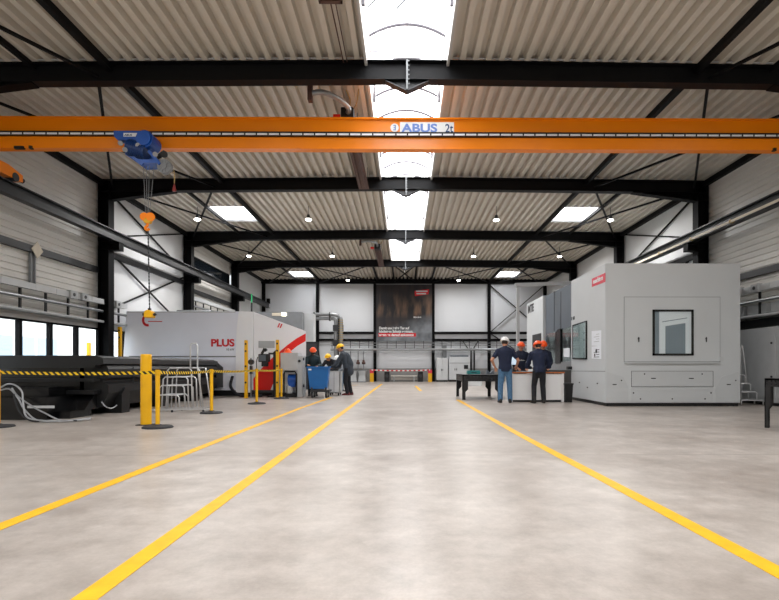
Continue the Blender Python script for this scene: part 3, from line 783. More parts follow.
for s in (-1, 1):
    mb = MB(); mb.prism([(9.62, 5.40), (11.82, 5.40), (11.82, 5.56), (11.4, 5.66), (10.0, 5.66), (9.62, 5.56)], 'x', s * 9.2 - .1, s * 9.2 + .1)
    mb.box(s * 9.2 - .1, s * 9.1, CY - .1, CY + .26, 5.6, 5.9)
    ec = mb.build('end_carriage', 'orange', cr)
    for y in (9.85, 11.6):
        w = MB(); w.cyl((s * 9.2 - .11, y, 5.445), (s * 9.2 + .11, y, 5.445), .10, n=16); w.build('wheel', 'dark_grey', ec)
    for y in (9.56, 11.88):
        w = MB(); w.cyl((s * 9.2, y - .06, 5.48), (s * 9.2, y + .06, 5.48), .06, n=12); w.build('buffer', 'black', ec)
    w = MB(); w.box(s * 8.05 - .03, s * 8.05 + .03, CY - .05, CY + .02, 5.70, 5.76); w.box(s * 8.3 - .1, s * 8.3 + .1, CY - .045, CY + .02, 5.70, 5.755); w.build('trolley_stop', 'black', cr)
pl = MB(); pl.box(gx(400, CY), gx(454, CY), CY - .006, CY, z_(133), z_(122.2)); 
p_ = pl.build('name_plate', 'white', cr)
cc = MB(); cc.cyl((gx(394.6, CY), CY - .006, z_(127.8)), (gx(394.6, CY), CY, z_(127.8)), .09, n=24); c2 = cc.build('emblem_disc', 'white', cr)
em = MB(); em.box(gx(393.3, CY), gx(395.8, CY), CY - .009, CY - .006, z_(126), z_(125.2)); em.box(gx(393.3, CY), gx(395.8, CY), CY - .009, CY - .006, z_(130.4), z_(129.6)); em.box(gx(395, CY), gx(395.8, CY), CY - .009, CY - .006, z_(130.4), z_(125.2)); em.box(gx(393.6, CY), gx(395.8, CY), CY - .009, CY - .006, z_(128.2), z_(127.4)); em.build('emblem', 'sign_blue', c2)
text_mesh('lettering', 'ABUS', .245, 'sign_blue', p_, (gx(402, CY), CY - .009, z_(132.0)), bold=.008, squash=1.3, shear=.0)
text_mesh('load_lettering', '2t', .25, 'sign_navy', p_, (gx(445, CY), CY - .009, z_(132.2)), bold=.003, squash=.85)

# hoist
HY = 10.42
hx = lambda px: gx(px, HY); hz = lambda py: gz(py, HY)
ho = thing('hoist_trolley', 'blue electric wire rope hoist hanging under the orange crane', 'hoist', (hx(138), HY, hz(150)))
mb = MB(); mb.prism([(hx(116), hz(132.5)), (hx(149), hz(132.5)), (hx(149), hz(139)), (hx(144), hz(143)), (hx(120), hz(142)), (hx(116), hz(138))], 'y', HY - .05, HY + .12); mb.build('control_box', 'blue', ho, bevel=.01)
pl = MB(); pl.box(hx(126), hx(139.5), HY - .056, HY - .05, hz(138.6), hz(135)); pt = pl.build('rating_plate', 'white', ho)
text_mesh('lettering', 'ABUS', .055, 'sign_navy', pt, (hx(127), HY - .059, hz(138)), bold=.001, squash=1.2)
mb = MB(); mb.cyl((hx(148), HY - .12, hz(142)), (hx(148), HY + .25, hz(142)), .18, n=22); mb.cyl((hx(148), HY - .16, hz(142)), (hx(148), HY - .12, hz(142)), .15, n=22); mb.build('motor', 'blue', ho)
mb = MB(); mb.cyl((hx(130), HY + .0, hz(148)), (hx(148), HY + .0, hz(153)), .16, n=20)
for q in range(8):
    t = q / 8; c = at(131 + 16 * t, 148.3 + 4.6 * t, HY); mb.cyl(c, c + Vector((.012, 0, -.004)), .172, n=20)
mb.build('rope_drum', 'blue_dark', ho)
mb = MB(); mb.prism([(hx(122), hz(141)), (hx(132), hz(141)), (hx(161), hz(161)), (hx(160), hz(166)), (hx(143), hz(167)), (hx(128), hz(156)), (hx(122), hz(152))], 'y', HY + .16, HY + .2); mb.prism([(hx(142), hz(162.8)), (hx(162), hz(162.8)), (hx(162), hz(166.3)), (hx(144), hz(166.3))], 'y', HY - .14, HY + .2)
mb.bar(at(134, 158, HY - .12), at(144, 165, HY - .12), .05); mb.bar(at(150, 152, HY - .12), at(161, 165, HY - .12), .06); mb.build('frame', 'blue', ho)
mb = MB()
for px, py in ((121.5, 144), (126, 150.5), (139, 146), (156, 155)): mb.cyl(at(px, py, HY - .16), at(px, py, HY + .1), .05, n=12)
mb.build('guide_roller', 'galv', ho)
mb = MB(); mb.cyl(at(158, 158, HY), at(166, 153, HY), .05, n=10); mb.cyl(at(165, 155, HY - .1), at(165, 155, HY + .1), .07, n=14); mb.build('limit_switch', 'black', ho)
mb = MB(); mb.cyl((hx(167.5), HY - .12, hz(169)), (hx(167.5), HY - .02, hz(169)), .145, n=24); mb.cyl((hx(167.5), HY - .135, hz(169)), (hx(167.5), HY - .12, hz(169)), .06, n=16)
for q in range(10):
    a = q * PI / 5; mb.bar((hx(167.5) + .06 * math.cos(a), HY - .128, hz(169) + .06 * math.sin(a)), (hx(167.5) + .135 * math.cos(a), HY - .128, hz(169) + .135 * math.sin(a)), .012)
mb.build('fan_cover', 'mid_grey', ho)
mb = MB(); mb.tube([at(174.5, 170, HY), at(175.2, 176, HY), at(175, 184, HY)], .008, 6); mb.build('pendant_cord', 'cable_tan', ho)
mb = MB(); mb.lathe(at(175, 192, HY), [(.035, 0), (.04, .03), (.02, .12), (.012, .15)], 14); mb.build('limit_weight', 'brick', ho)
mb = MB()
for px, b in ((144.2, 146.5), (147.3, 148), (150.2, 149.2), (155, 150.5)): mb.cyl(at(px, 166, HY), at(b, 214, HY), .005, n=6)
mb.build('wire_rope', 'mid_grey', ho)

hb = thing('hook_block', 'orange yellow hook block hanging on ropes below the blue hoist', 'hook', tuple(at(148.5, 221, HY)))
mb = MB()
for px in (145.3, 151.3): mb.cyl(at(px, 217.3, HY - .06), at(px, 217.3, HY + .06), .088, n=20)
mb.build('sheave', 'orange', hb)
mb = MB(); mb.prism([(hx(143.5), hz(219)), (hx(153.5), hz(219)), (hx(151), hz(224)), (hx(146.5), hz(224))], 'y', HY - .05, HY + .05); mb.build('cheek_plate', 'yellow_deep', hb)
mb = MB(); mb.tube([at(148.5, 223, HY), at(148.3, 226, HY), at(146.6, 227.4, HY), at(146.4, 229.2, HY), at(148.3, 230.4, HY), at(150.2, 229, HY)], .028, 10, 4); mb.build('hook', 'orange', hb)
mg = thing('lifting_magnet', 'small yellow lifting magnet hanging on a chain in front of the white machine', 'magnet', tuple(at(150.5, 314, HY)))
mb = MB(); mb.prism([(hx(146.5), hz(318)), (hx(154.5), hz(318)), (hx(154.5), hz(313)), (hx(152), hz(310.5)), (hx(148.5), hz(310.5)), (hx(146.5), hz(313))], 'y', HY - .08, HY + .08); mb.build('body', 'yellow', mg, bevel=.01)
mb = MB(); mb.box(hx(144.5), hx(146.5), HY - .05, HY + .05, hz(316), hz(313.5)); mb.cyl(at(154.5, 315, HY), at(157, 314, HY), .03, n=10); mb.bar(at(150.5, 310.5, HY), at(150.5, 308.5, HY), .05); mb.build('handle', 'black', mg)
mb = MB(); p0, p1 = at(149, 230, HY), at(150.5, 308.5, HY); nl = 46
for q in range(nl):
    a = p0.lerp(p1, q / nl); b = p0.lerp(p1, (q + 1) / nl)
    mb.bar(a, b, .028 if q % 2 else .010, .010 if q % 2 else .028, up=(0, 1, 0))
mb.build('chain', 'dark_grey', mg)

# ------------------------------------------------------------------ radiant heaters under the roof
def heater(y0, y1, pipe_pts, label):
    t = thing('radiant_heater', label, 'heater', (-1.28, y0, 6.7), 'radiant tube heaters')
    mb = MB(); mb.prism([(-1.44, 6.62), (-1.12, 6.62), (-1.15, 6.74), (-1.2, 6.78), (-1.36, 6.78), (-1.41, 6.74)], 'y', y0 + .35, y1); mb.build('reflector', 'brown', t)
    mb = MB(); mb.cyl((-1.36, y0 + .3, 6.60), (-1.36, y1 - .2, 6.60), .03, n=10); mb.cyl((-1.2, y0 + .3, 6.60), (-1.2, y1 - .2, 6.60), .03, n=10); mb.build('radiant_tube', 'brown', t)
    mb = MB(); mb.box(-1.42, -1.14, y0, y0 + .35, 6.56, 6.80); mb.build('burner', 'black', t, bevel=.01)
    mb = MB(); mb.box(-1.6, -1.44, y0 + .05, y0 + .25, 6.60, 6.66); mb.build('gas_valve', 'red', t)
    mb = MB(); mb.tube(pipe_pts, .055, 12, 8)
    mb.build('flue_pipe', 'galv', t, smooth=True)
    a = pipe_pts[0]; mb = MB(); mb.box(a[0] - .07, a[0] + .02, a[1] - .07, a[1] + .07, a[2] - .17, zt(a[0])); mb.build('flue_bracket', 'brown', t)
    mb = MB()
    for y in (y0 + .8, (y0 + y1) / 2, y1 - .6):
        for x in (-1.43, -1.13): mb.cyl((x, y, 6.74), (x, y, zt(x) + .02), .008, n=6)
    mb.build('hanger', 'dark_grey', t)
    mb = MB(); mb.tube([(-1.25, y0 + .1, 6.8), (-1.2, y0 - .1, 6.9), (-1.28, y0 - .2, zt(1.28))], .014, 6, 5); mb.tube([(-1.15, y0 + .1, 6.8), (-1.05, y0 - .1, 6.86), (-1.0, y0 - .25, zt(1.28))], .012, 6, 5); mb.build('cable', 'cable_tan', t)
heater(11.0, 15.6, [tuple(at(311.5, 93.5, 10.25)), tuple(at(320, 92.5, 10.3)), tuple(at(328, 94, 10.4)), tuple(at(338, 99, 10.6)), tuple(at(348, 107.5, 10.85)), (-1.26, 11.02, 6.68)], 'brown radiant heater with bent silver flue pipe above the orange crane')
heater(23.2, 27.6, [tuple(at(361, 242, 22.5)), tuple(at(368, 241.3, 22.6)), tuple(at(376, 243, 22.9)), (-1.28, 23.25, 6.68)], 'small far brown radiant heater beside the rooflight in the fourth bay')
t = thing('cable_drop', 'brown cable rack end with hanging wires near the rooflight at the top', 'cable rack', (-1.2, 8, 6.8))
mb = MB(); mb.box(-1.38, -1.0, 7.9, 7.97, 6.86, 6.90); mb.box(-1.38, -1.35, 7.0, 7.97, 6.86, 7.05); mb.box(-1.03, -1.0, 7.0, 7.97, 6.86, 7.05); mb.build('bracket', 'brown', t)
mb = MB(); mb.cyl((-1.22, 7.5, 6.98), (-1.2, 9.72, 7.0), .012, n=6); mb.cyl((-1.14, 7.5, 7.0), (-1.13, 9.72, 7.01), .010, n=6); mb.build('wire', 'brown', t)

# ------------------------------------------------------------------ laser machine
MY = 17.0
mx = lambda px: gx(px, MY); mz = lambda py: gz(py, MY)
lm = thing('laser_cutting_machine', 'long white laser cutting machine with red PLUS lettering and red swoosh', 'machine', (-6.5, MY, 0))
mb = MB()
rings = []
P = [(mx(122), .2), (mx(236.5), .2), (mx(236.6), mz(352)), (mx(237.3), mz(330)), (mx(239.2), mz(311.5)), (mx(127.5), mz(311.5))]
mb.prism(P, 'y', MY, MY + 2.6); mb.build('housing', 'white_paint', lm)
mb = MB(); mb.prism([(mx(236.7), .12), (mx(254), .12), (mx(254), mz(312)), (mx(239.6), mz(311.5)), (mx(237.6), mz(330)), (mx(236.8), mz(352))], 'y', MY - .06, MY + 2.6); mb.build('corner_column', 'white_bright', lm)
mb = MB(); mb.loops([[(x_ - dx_ * k_, MY - .02 + 2.6 * k_, z_) for x_, z_, dx_ in ((mx(254.3), .12, 0), (mx(306.3), .12, .62), (mx(306.3), mz(331.5), .62), (mx(303), mz(330), .62), (mx(280), mz(321.5), .3), (mx(254.3), mz(312), 0))] for k_ in (0, 1)]); mb.build('front_hood', 'white_bright', lm)
mb = MB(); mb.box(mx(130), mx(236), MY - .012, MY, mz(357.2), mz(356)); mb.build('seam_strip', 'mid_grey', lm)
mb = MB(); mb.box(mx(123), mx(305) - .6, MY + .1, MY + 2.5, 0, .2); mb.build('plinth', 'black', lm)
mb = MB(); U = [(248, 392), (250, 385), (257, 374), (266, 364), (276, 355), (288, 345), (297, 338.5), (306, 333.5)]; L = [(270, 392.5), (272.5, 386), (275.5, 379), (279, 371), (283.5, 361), (290, 352), (297.5, 346), (306, 341)]
mb.loops([[(mx(a[0]), MY - .028, mz(a[1])), (mx(b[0]), MY - .028, mz(b[1])), (mx(b[0]), MY - .018, mz(b[1])), (mx(a[0]), MY - .018, mz(a[1]))] for a, b in zip(U, L)]); mb.build('red_swoosh', 'red', lm)
text_mesh('lettering', 'PLUS', .34, 'red_text', lm, (mx(211.3), MY - .004, mz(346.2)), bold=.014, squash=1.1)
text_mesh('small_lettering', '10 kW', .10, 'mid_grey', lm, (mx(226.5), MY - .004, mz(350.5)), bold=.003)
mb = MB(); N2 = 20; R1, R2 = .19, .115; cx, cz = mx(148.5), mz(320.3)
for k in range(N2):
    a0, a1 = math.radians(70 + 215 * k / N2), math.radians(70 + 215 * (k + 1) / N2)
    q = [(cx + r * math.cos(a), cz + r * 1.15 * math.sin(a)) for r, a in ((R1, a0), (R1, a1), (R2, a1), (R2, a0))]
    mb.prism(q, 'y', MY - .008, MY)
mb.build('emblem', 'red_text', lm)
text_mesh('emblem_lettering', 'lasertechnik', .11, 'red_text', lm, (mx(149.5), MY - .004, mz(322.3)), squash=.85) if False else None
mb = MB(); mb.box(mx(149), mx(163), MY - .005, MY, mz(322), mz(321.2)); mb.build('emblem_underline', 'red_text', lm)
mb = MB()
for k in (0, 1): mb.prism([(mx(277.6 + 2.2 * k), mz(327.5 + .6 * k)), (mx(279.0 + 2.2 * k), mz(327.5 + .6 * k)), (mx(280.8 + 2.2 * k), mz(323.4 + .6 * k)), (mx(279.4 + 2.2 * k), mz(323.4 + .6 * k))], 'y', MY - .028, MY - .018)
mb.build('hood_emblem', 'red_text', lm)
mb = MB(); mb.cyl((mx(165), MY + 1.0, mz(310)), (mx(201), MY + 1.0, mz(310)), .11, n=16); mb.box(mx(163), mx(203), MY + .9, MY + 1.1, mz(312), mz(310)); mb.build('extraction_tube', 'galv', lm)
mb = MB(); mb.cyl((mx(247.5), MY + .5, 2.9), (mx(247.5), MY + .5, gz(303, 17.5)), .03, n=10); mb.build('light_pole', 'dark_grey', lm)
mb = MB(); mb.cyl((mx(247.5), MY + .5, gz(303, 17.5)), (mx(247.5), MY + .5, gz(294, 17.5)), .022, n=12); mb.build('status_light', 'green_glow', lm)
mb = MB(); mb.box(mx(128), mx(236), MY - .02, MY, mz(311.8) - .03, mz(311.8)); mb.build('top_edge', 'pale_grey', lm)
mb = MB(); mb.box(mx(255), mx(306), MY - .022, MY - .02, mz(371), mz(343)) if False else mb.box(mx(259), mx(275), MY - .03, MY - .02, mz(348), mz(341)); mb.build('door_window', 'light_grey', lm)
mb = MB(); mb.box(mx(299.5), mx(301.2), MY - .03, MY - .02, mz(378), mz(361)); mb.build('side_marking', 'sign_red', lm)

# shuttle table
st = thing('shuttle_table', 'low long black shuttle table in front of the white laser machine', 'machine table', (-7.8, 13, 0))
ZT = 1.235
mb = MB(); mb.prism([(-6.36, ZT), (-6.22, ZT - .05), (-6.2, ZT - .17), (-6.34, ZT - .20), (-9.3, ZT - .20), (-9.3, ZT)], 'y', 10.2, 16.4)
mb.prism([(-6.36, ZT), (-6.22, ZT - .05), (-6.2, ZT - .17), (-6.34, ZT - .20), (-9.3, ZT - .20), (-9.3, ZT)], 'y', 16.4, 16.45)
mb.build('top_frame', 'black_satin', st)
mb = MB()
for q in range(60): mb.box(-9.2, -6.45, 10.35 + q * .1, 10.36 + q * .1, ZT - .05, ZT + .008)
mb.build('slat_bed', 'dark_grey', st)
mb = MB(); mb.prism([(-6.24, ZT - .2), (-6.19, ZT - .28), (-6.19, .78), (-6.3, .72), (-6.3, .68), (-6.19, .62), (-6.19, .46), (-6.34, .16), (-6.7, .12), (-6.7, ZT - .2)], 'y', 10.35, 16.35); mb.build('side_skirt', 'charcoal', st)
mb = MB(); mb.prism([(16.35, ZT - .05), (16.95, ZT - .25), (16.95, .3), (16.35, .3)], 'x', -6.9, -6.22); mb.build('end_cover', 'charcoal', st)
mb = MB()
for z0, z1, y in ((.98, 1.04, 10.15), (.70, .76, 10.12), (.44, .52, 10.1)): mb.box(-9.3, -6.35, y, 10.4, z0, z1)
mb.build('cross_beam', 'black_satin', st)
mb = MB(); mb.box(-9.3, -6.75, 10.3, 16.3, .1, 1.0); mb.build('lift_frame', 'black_gloss', st)
mb = MB(); mb.box(-9.3, -6.75, 9.35, 10.3, 0, .42); mb.box(-9.3, -6.9, 9.6, 10.3, .42, .6); mb.build('drive_base', 'black_gloss', st)
mb = MB(); mb.box(-7.2, -6.45, 9.55, 10.2, 0, .14); mb.prism([(9.9, .14), (10.3, .14), (10.3, .5)], 'x', -6.8, -6.4); mb.build('scissor_foot', 'black_gloss', st)
for y in (10.9, 12.6, 14.6):
    mb = MB(); mb.prism([(y - .15, 0), (y + .15, 0), (y + .15, .5), (y - .02, .55), (y - .15, .4)], 'x', -6.6, -6.14); mb.build('support_leg', 'black', st)
mb = MB()
for y in (11.3, 13.1, 15.0): mb.box(-6.205, -6.188, y, y + .01, .5, 1.0)
mb.box(-6.2, -6.186, 10.4, 16.3, .845, .855); mb.build('panel_seam', 'dark_grey', st)
mb = MB(); mb.box(gx(28, 9.3), gx(54, 9.3), 9.33, 9.36, gz(408, 9.33), gz(405.5, 9.33)); mb.build('white_bar', 'pale_grey', st)

def hose(pts, r, label, m='hose'):
    mb = MB(); mb.tube(pts, r, 8, 8); tag(mb.build('hose', m, smooth=True), label, 'hose', 'hoses by the shuttle table')
G = lambda px, py, Y: tuple(at(px, py, Y))
hose([G(2, 388, 9.25), G(10, 384, 9.2), G(18, 385.5, 9.15), G(24, 392, 9.1), G(25, 402, 9.05), (gx(30, 9.0), 8.98, .09), (gx(48, 8.9), 8.9, .035), (gx(70, 9), 9.0, .03), (gx(92, 9.2), 9.2, .03)], .015, 'pale hose looping highest beside the yellow belt post')
hose([G(3, 390, 9.28), G(12, 389, 9.24), G(20, 398, 9.2), G(27, 410, 9.1), (gx(40, 8.95), 8.95, .03), (gx(60, 8.82), 8.84, .03), (gx(84, 9.05), 9.05, .03)], .015, 'pale hose running lowest along the floor by the black table')
hose([G(14, 388, 9.3), G(20, 396, 9.27), G(34, 406, 9.2), G(46, 412.5, 9.12), (gx(62, 9.06), 9.06, .03), (gx(80, 9.15), 9.15, .03), (gx(93, 9.3), 9.3, .05)], .014, 'pale hose sloping across in front of the white bar')
hose([(gx(16, 9.15), 9.15, .5), G(17, 400, 9.1), G(22, 412, 9.05), (gx(32, 8.92), 8.94, .03), (gx(55, 8.95), 8.95, .03), (gx(78, 8.95), 8.95, .03)], .014, 'dark hose dropping to the floor beside the pale hoses', 'rubber')
hose([G(233, 376, 16.9), G(231, 386, 16.8), G(236, 393, 16.5), (gx(243, 16.4), 16.4, .04), (gx(252, 16.3), 16.3, .04), (gx(262, 16.5), 16.5, .04)], .05, 'thick black hose curving from the table end to the white machine', 'rubber')
hose([G(103, 402, 10.0), G(107, 406.5, 9.95), G(113, 408, 9.95), G(118, 405, 10.05)], .013, 'pale hose hanging in a bow below the front corner of the black table')

# ------------------------------------------------------------------ belt posts and bollard
def belt_post_proto(loc):
    t = thing('belt_post', '', 'belt post', loc, 'yellow belt barrier posts')
    x, y, z = loc
    mb = MB(); mb.lathe(loc, [(.005, .0), (.235, .0), (.24, .012), (.22, .03), (.08, .045), (.04, .06)], 28); mb.build('base', 'rubber', t)
    mb = MB(); mb.cyl((x, y, .045), (x, y, .86), .035, n=18); mb.build('pole', 'yellow', t)
    mb = MB(); mb.cyl((x, y, .86), (x, y, .945), .043, n=18); mb.cyl((x, y, .945), (x, y, .955), .036, n=18); mb.build('belt_head', 'yellow_deep', t)
    return t
spots = [((gx(0, 8.25), 8.25, 0), 'yellow belt post cut by the picture edge beside the hoses'), ((gx(158.5, 8.15), 8.15, 0), 'yellow belt post standing just in front of the thick yellow bollard'), ((gx(212, 10.7), 10.7, 0), 'yellow belt post beside the aluminium steps'), ((gx(257, 13.4), 13.4, 0), 'yellow belt post in front of the red swoosh'), ((gx(281.6, 15.6), 15.6, 0), 'yellow belt post below the grey cabinet, farthest of the belt barrier')]
pp = belt_post_proto(spots[0][0]); posts = [pp]; pp['label'] = spots[0][1]
for loc, lb in spots[1:]:
    c = copy_tree(pp); c.location = loc; c['label'] = lb; posts.append(c)
for i in range(4):
    a, b = Vector(spots[i][0]), Vector(spots[i + 1][0]); d = (b - a).normalized(); s = Vector((-d.y, d.x, 0)) * .0015
    mb = MB(); z0, z1 = .885, .935
    n = 8; rings = []
    for k in range(n + 1):
        p = (a + d * .046).lerp(b - d * .046, k / n); sag = -.02 * 4 * (k / n) * (1 - k / n)
        rings.append([p + s + Vector((0, 0, z0 + sag)), p - s + Vector((0, 0, z0 + sag)), p - s + Vector((0, 0, z1 + sag)), p + s + Vector((0, 0, z1 + sag))])
    mb.loops(rings); o = mb.build('belt', 'belt', posts[i])
x, y = gx(147, 8.55), 8.55
bo = thing('bollard', 'thick tall yellow steel bollard in front of the black shuttle table', 'bollard', (x, y, 0))
mb = MB(); w = .088
mb.lathe((x, y, 0), [(w, .012), (w, 1.20), (w * .95, 1.22), (.005, 1.225)], 28); mb.build('post', 'yellow', bo)
mb = MB(); mb.box(x - .12, x + .12, y - .12, y + .12, 0, .014); mb.build('foot_plate', 'dark_grey', bo)
# light curtain posts
for px, Y, zt_, lb in ((246.5, 15.9, 1.86, 'slim yellow light curtain post in front of the white machine column'), (277.8, 16.05, 1.88, 'slim yellow light curtain post beside the grey electrical cabinet'), (121, 16.3, 2.32, 'yellow light curtain post between dark column and white machine')):
    x = gx(px, Y); t = thing('light_curtain_post', lb, 'safety post', (x, Y, 0), 'yellow light curtain posts')
    mb = MB(); mb.box(x - .045, x + .045, Y - .05, Y + .05, .01, zt_); mb.build('post', 'yellow', t, bevel=.006)
    mb = MB(); mb.box(x - .06, x + .06, Y - .08, Y + .08, 0, .012); mb.build('foot_plate', 'yellow_deep', t)
    mb = MB()
    for z in (.5, zt_ * .55, zt_ - .12, zt_ - .35): mb.cyl((x, Y - .062, z), (x, Y - .05, z), .032, n=10)
    mb.build('sensor', 'black', t)

# aluminium steps
Y = 11.15
la = thing('platform_steps', 'aluminium platform steps with handrail in front of the black table', 'steps', (gx(183, Y), Y, 0))
ax = lambda px: gx(px + 2.2, Y)
for k, (l, r, z) in enumerate(((171, 194, .98), (166.5, 190.5, .78), (163, 187, .59), (160.8, 182, .38))):
    mb = MB(); ya, yb = Y - .22, Y + .22
    for y in (ya, yb): mb.tube([(ax(l - 1.5), y, .02 if y == ya or k < 1 else .02), (ax(l), y, z - .05), (ax(l) + .05, y, z), (ax(r) - .05, y, z), (ax(r), y, z - .05), (ax(r + 1), y, .06)], .016, 8)
    mb.bar((ax(r) - .06, ya, z), (ax(r) - .06, yb, z), .025); mb.build('step_frame', 'alu', la, smooth=True)
    mb = MB(); mb.box(ax(l) + .04, ax(l + 8), ya, yb, z - .012, z + .012); mb.build('tread', 'alu', la)
mb = MB(); mb.tube([(ax(193), Y - .22, .98), (ax(193), Y - .22, 1.45), (ax(194), Y - .22, 1.52), (ax(199), Y - .22, 1.52), (ax(200), Y - .22, 1.45), (ax(200), Y - .22, .98), (ax(206), Y - .22, .04)], .017, 8)
mb.tube([(ax(193), Y + .22, .98), (ax(200), Y + .22, .98), (ax(206), Y + .22, .04)], .017, 8); mb.bar((ax(193), Y - .22, .98), (ax(200), Y - .22, .98), .03); mb.build('handrail', 'alu', la, smooth=True)
mb = MB()
for y in (Y - .22, Y + .22): mb.bar((ax(154), y, .05), (ax(206), y, .07), .03)
mb.bar((ax(206), Y - .24, .04), (ax(206), Y + .24, .04), .03); mb.bar((ax(175), Y - .24, .04), (ax(175), Y + .24, .04), .03); mb.build('base_frame', 'alu', la)
for px in (155, 175.5, 206):
    for y in (Y - .24, Y + .24):
        mb = MB(); mb.cyl((ax(px), y, 0), (ax(px), y, .05), .022, n=10); mb.build('foot', 'rubber', la)
# ------------------------------------------------------------------ big grey machining centre
MX, MF = 5.11, 12.5
RT = 3.637
fx = lambda px: gx(px, MF); fz = lambda py: gz(py, MF)
sy = lambda px: MX * F / (px - VX)               # depth of a pixel column on the machine's aisle side
def sz(px, py): return gz(py, sy(px))
XR = fx(742)
Y1, Y2, Y3 = sy(571.5), sy(543.2), sy(527)
mc = thing('machining_centre', 'big light grey machining centre with a framed window facing us', 'machine', (6.8, 16, 0))
mb = MB(); mb.box(MX, XR, MF, Y1, .085, RT); mb.build('enclosure', 'machine', mc, bevel=.012)
mb = MB(); mb.box(MX + .04, XR - .04, MF + .03, Y3 - .1, 0, .095); mb.build('plinth', 'black', mc)
mb = MB(); mb.box(MX, XR, Y2, Y3, .10, RT); mb.build('rear_enclosure', 'machine', mc, bevel=.012)
# door panel on the end
mb = MB(); a, b, c, d = fx(625), fx(721), fz(361.5), fz(297)
mb.box(a, b, MF - .014, MF, c, d)
dp = mb.build('end_door', 'machine', mc, bevel=.004)
mb = MB(); mb.box(a - .012, b + .012, MF - .006, MF, c - .012, c); mb.box(a - .012, b + .012, MF - .006, MF, d, d + .012); mb.box(a - .012, a, MF - .006, MF, c, d); mb.box(b, b + .012, MF - .006, MF, c, d); mb.build('door_gap', 'mid_grey', dp)
mb = MB(); mb.box(a, b, MF - .06, MF, c - .05, c - .015); mb.build('drip_ledge', 'machine_lower', dp)
wa, wb_, wc, wd = fx(653), fx(694), fz(355.5), fz(309.5); t_ = .05
mb = MB(); mb.box(wa, wb_, MF - .04, MF, wc, wc + t_); mb.box(wa, wb_, MF - .04, MF, wd - t_, wd); mb.box(wa, wa + t_, MF - .04, MF, wc, wd); mb.box(wb_ - t_, wb_, MF - .04, MF, wc, wd)
wfr = mb.build('window_frame', 'black_gloss', dp)
# seen through the pane: the pale guarding inside
mb = MB(); mb.box(wa + t_, wb_ - t_, MF - .0142, MF - .0138, wc + t_, wd - t_); mb.build('window_back', 'white', wfr)
mb = MB(); mb.mi = 0; mb.box(wa + t_, wa + .17, MF - .016, MF - .0142, wc + t_, wd - t_)
mb.prism([(wa + .33, wc + t_), (wb_ - .2, wc + t_), (wb_ - .2, wd - .34), (wa + .33, wd - .42)], 'y', MF - .016, MF - .0142)
mb.prism([(wa + .25, wd - .30), (wb_ - .15, wd - .20), (wb_ - .15, wd - .22), (wa + .25, wd - .32)], 'y', MF - .016, MF - .0142); mb.build('inner_guard', 'guard_grey', wfr)
mb = MB(); mb.box(wa + t_, wb_ - t_, MF - .026, MF - .020, wc + t_, wd - t_); mb.build('pane', 'glass', wfr)
for px in (639, 707):
    mb = MB(); mb.cyl((fx(px), MF - .03, fz(338.5)), (fx(px), MF, fz(338.5)), .022, n=12); mb.box(fx(px) - .012, fx(px) + .012, MF - .035, MF - .02, fz(342), fz(337)); mb.build('latch', 'dark_grey', dp)
mb = MB(); mb.box(b - .01, b + .08, MF - .03, MF, c + .02, c + .12); mb.build('hinge', 'machine_lower', dp)
# lower access panels
def outline(x0, x1, z0, z1, w=.008):
    mb = MB(); mb.box(x0, x1, MF - .004, MF, z0, z0 + w); mb.box(x0, x1, MF - .004, MF, z1 - w, z1); mb.box(x0, x0 + w, MF - .004, MF, z0, z1); mb.box(x1 - w, x1, MF - .004, MF, z0, z1); return mb
mb = MB(); mb.box(fx(632.5), fx(714), MF - .012, MF, fz(386.5), fz(371.5)); lp = mb.build('access_panel', 'machine_lower', mc, bevel=.003)
o = outline(fx(632), fx(714.5), fz(387), fz(371)); o.build('panel_gap', 'dark_grey', lp)
for px in (654, 692):
    h = MB(); h.box(fx(px) - .06, fx(px) + .06, MF - .02, MF - .012, fz(378.8), fz(378)); h.build('slot_handle', 'black', lp)
mb = MB(); mb.box(fx(632), fx(714), MF - .008, MF, fz(402.5), fz(387.5)); b2 = mb.build('kick_panel', 'machine_lower', mc, bevel=.002)
for px, py in ((634, 393), (641, 399), (673, 399), (706, 399), (712, 393), (645, 374), (703, 374)):
    h = MB(); h.cyl((fx(px), MF - .016, fz(py)), (fx(px), MF, fz(py)), .018, n=10); h.build('screw', 'dark_grey', b2)
for (p, nm) in (([(606.5, 371.5), (624, 377), (629, 387), (629, 402.5), (606.5, 402.5)], 'l'), ([(740, 371.5), (722, 377), (717, 387), (717, 402.5), (740, 402.5)], 'r')):
    mb = MB(); mb.prism([(fx(q[0]), fz(q[1])) for q in p], 'y', MF - .006, MF); cp = mb.build('corner_panel', 'machine_lower', mc, bevel=.002)
    xx = 615 if nm == 'l' else 730
    h = MB(); h.box(fx(xx) - .05, fx(xx) + .05, MF - .012, MF - .006, fz(385), fz(384.2)); h.cyl((fx(xx + 7), MF - .012, fz(380.5)), (fx(xx + 7), MF, fz(380.5)), .018, n=8); h.build('slot_handle', 'black', cp)
for px in (650, 673, 710):
    h = MB(); h.cyl((fx(px), MF + .2, 0), (fx(px), MF + .2, .1), .05, n=12); h.build('levelling_foot', 'dark_grey', mc)
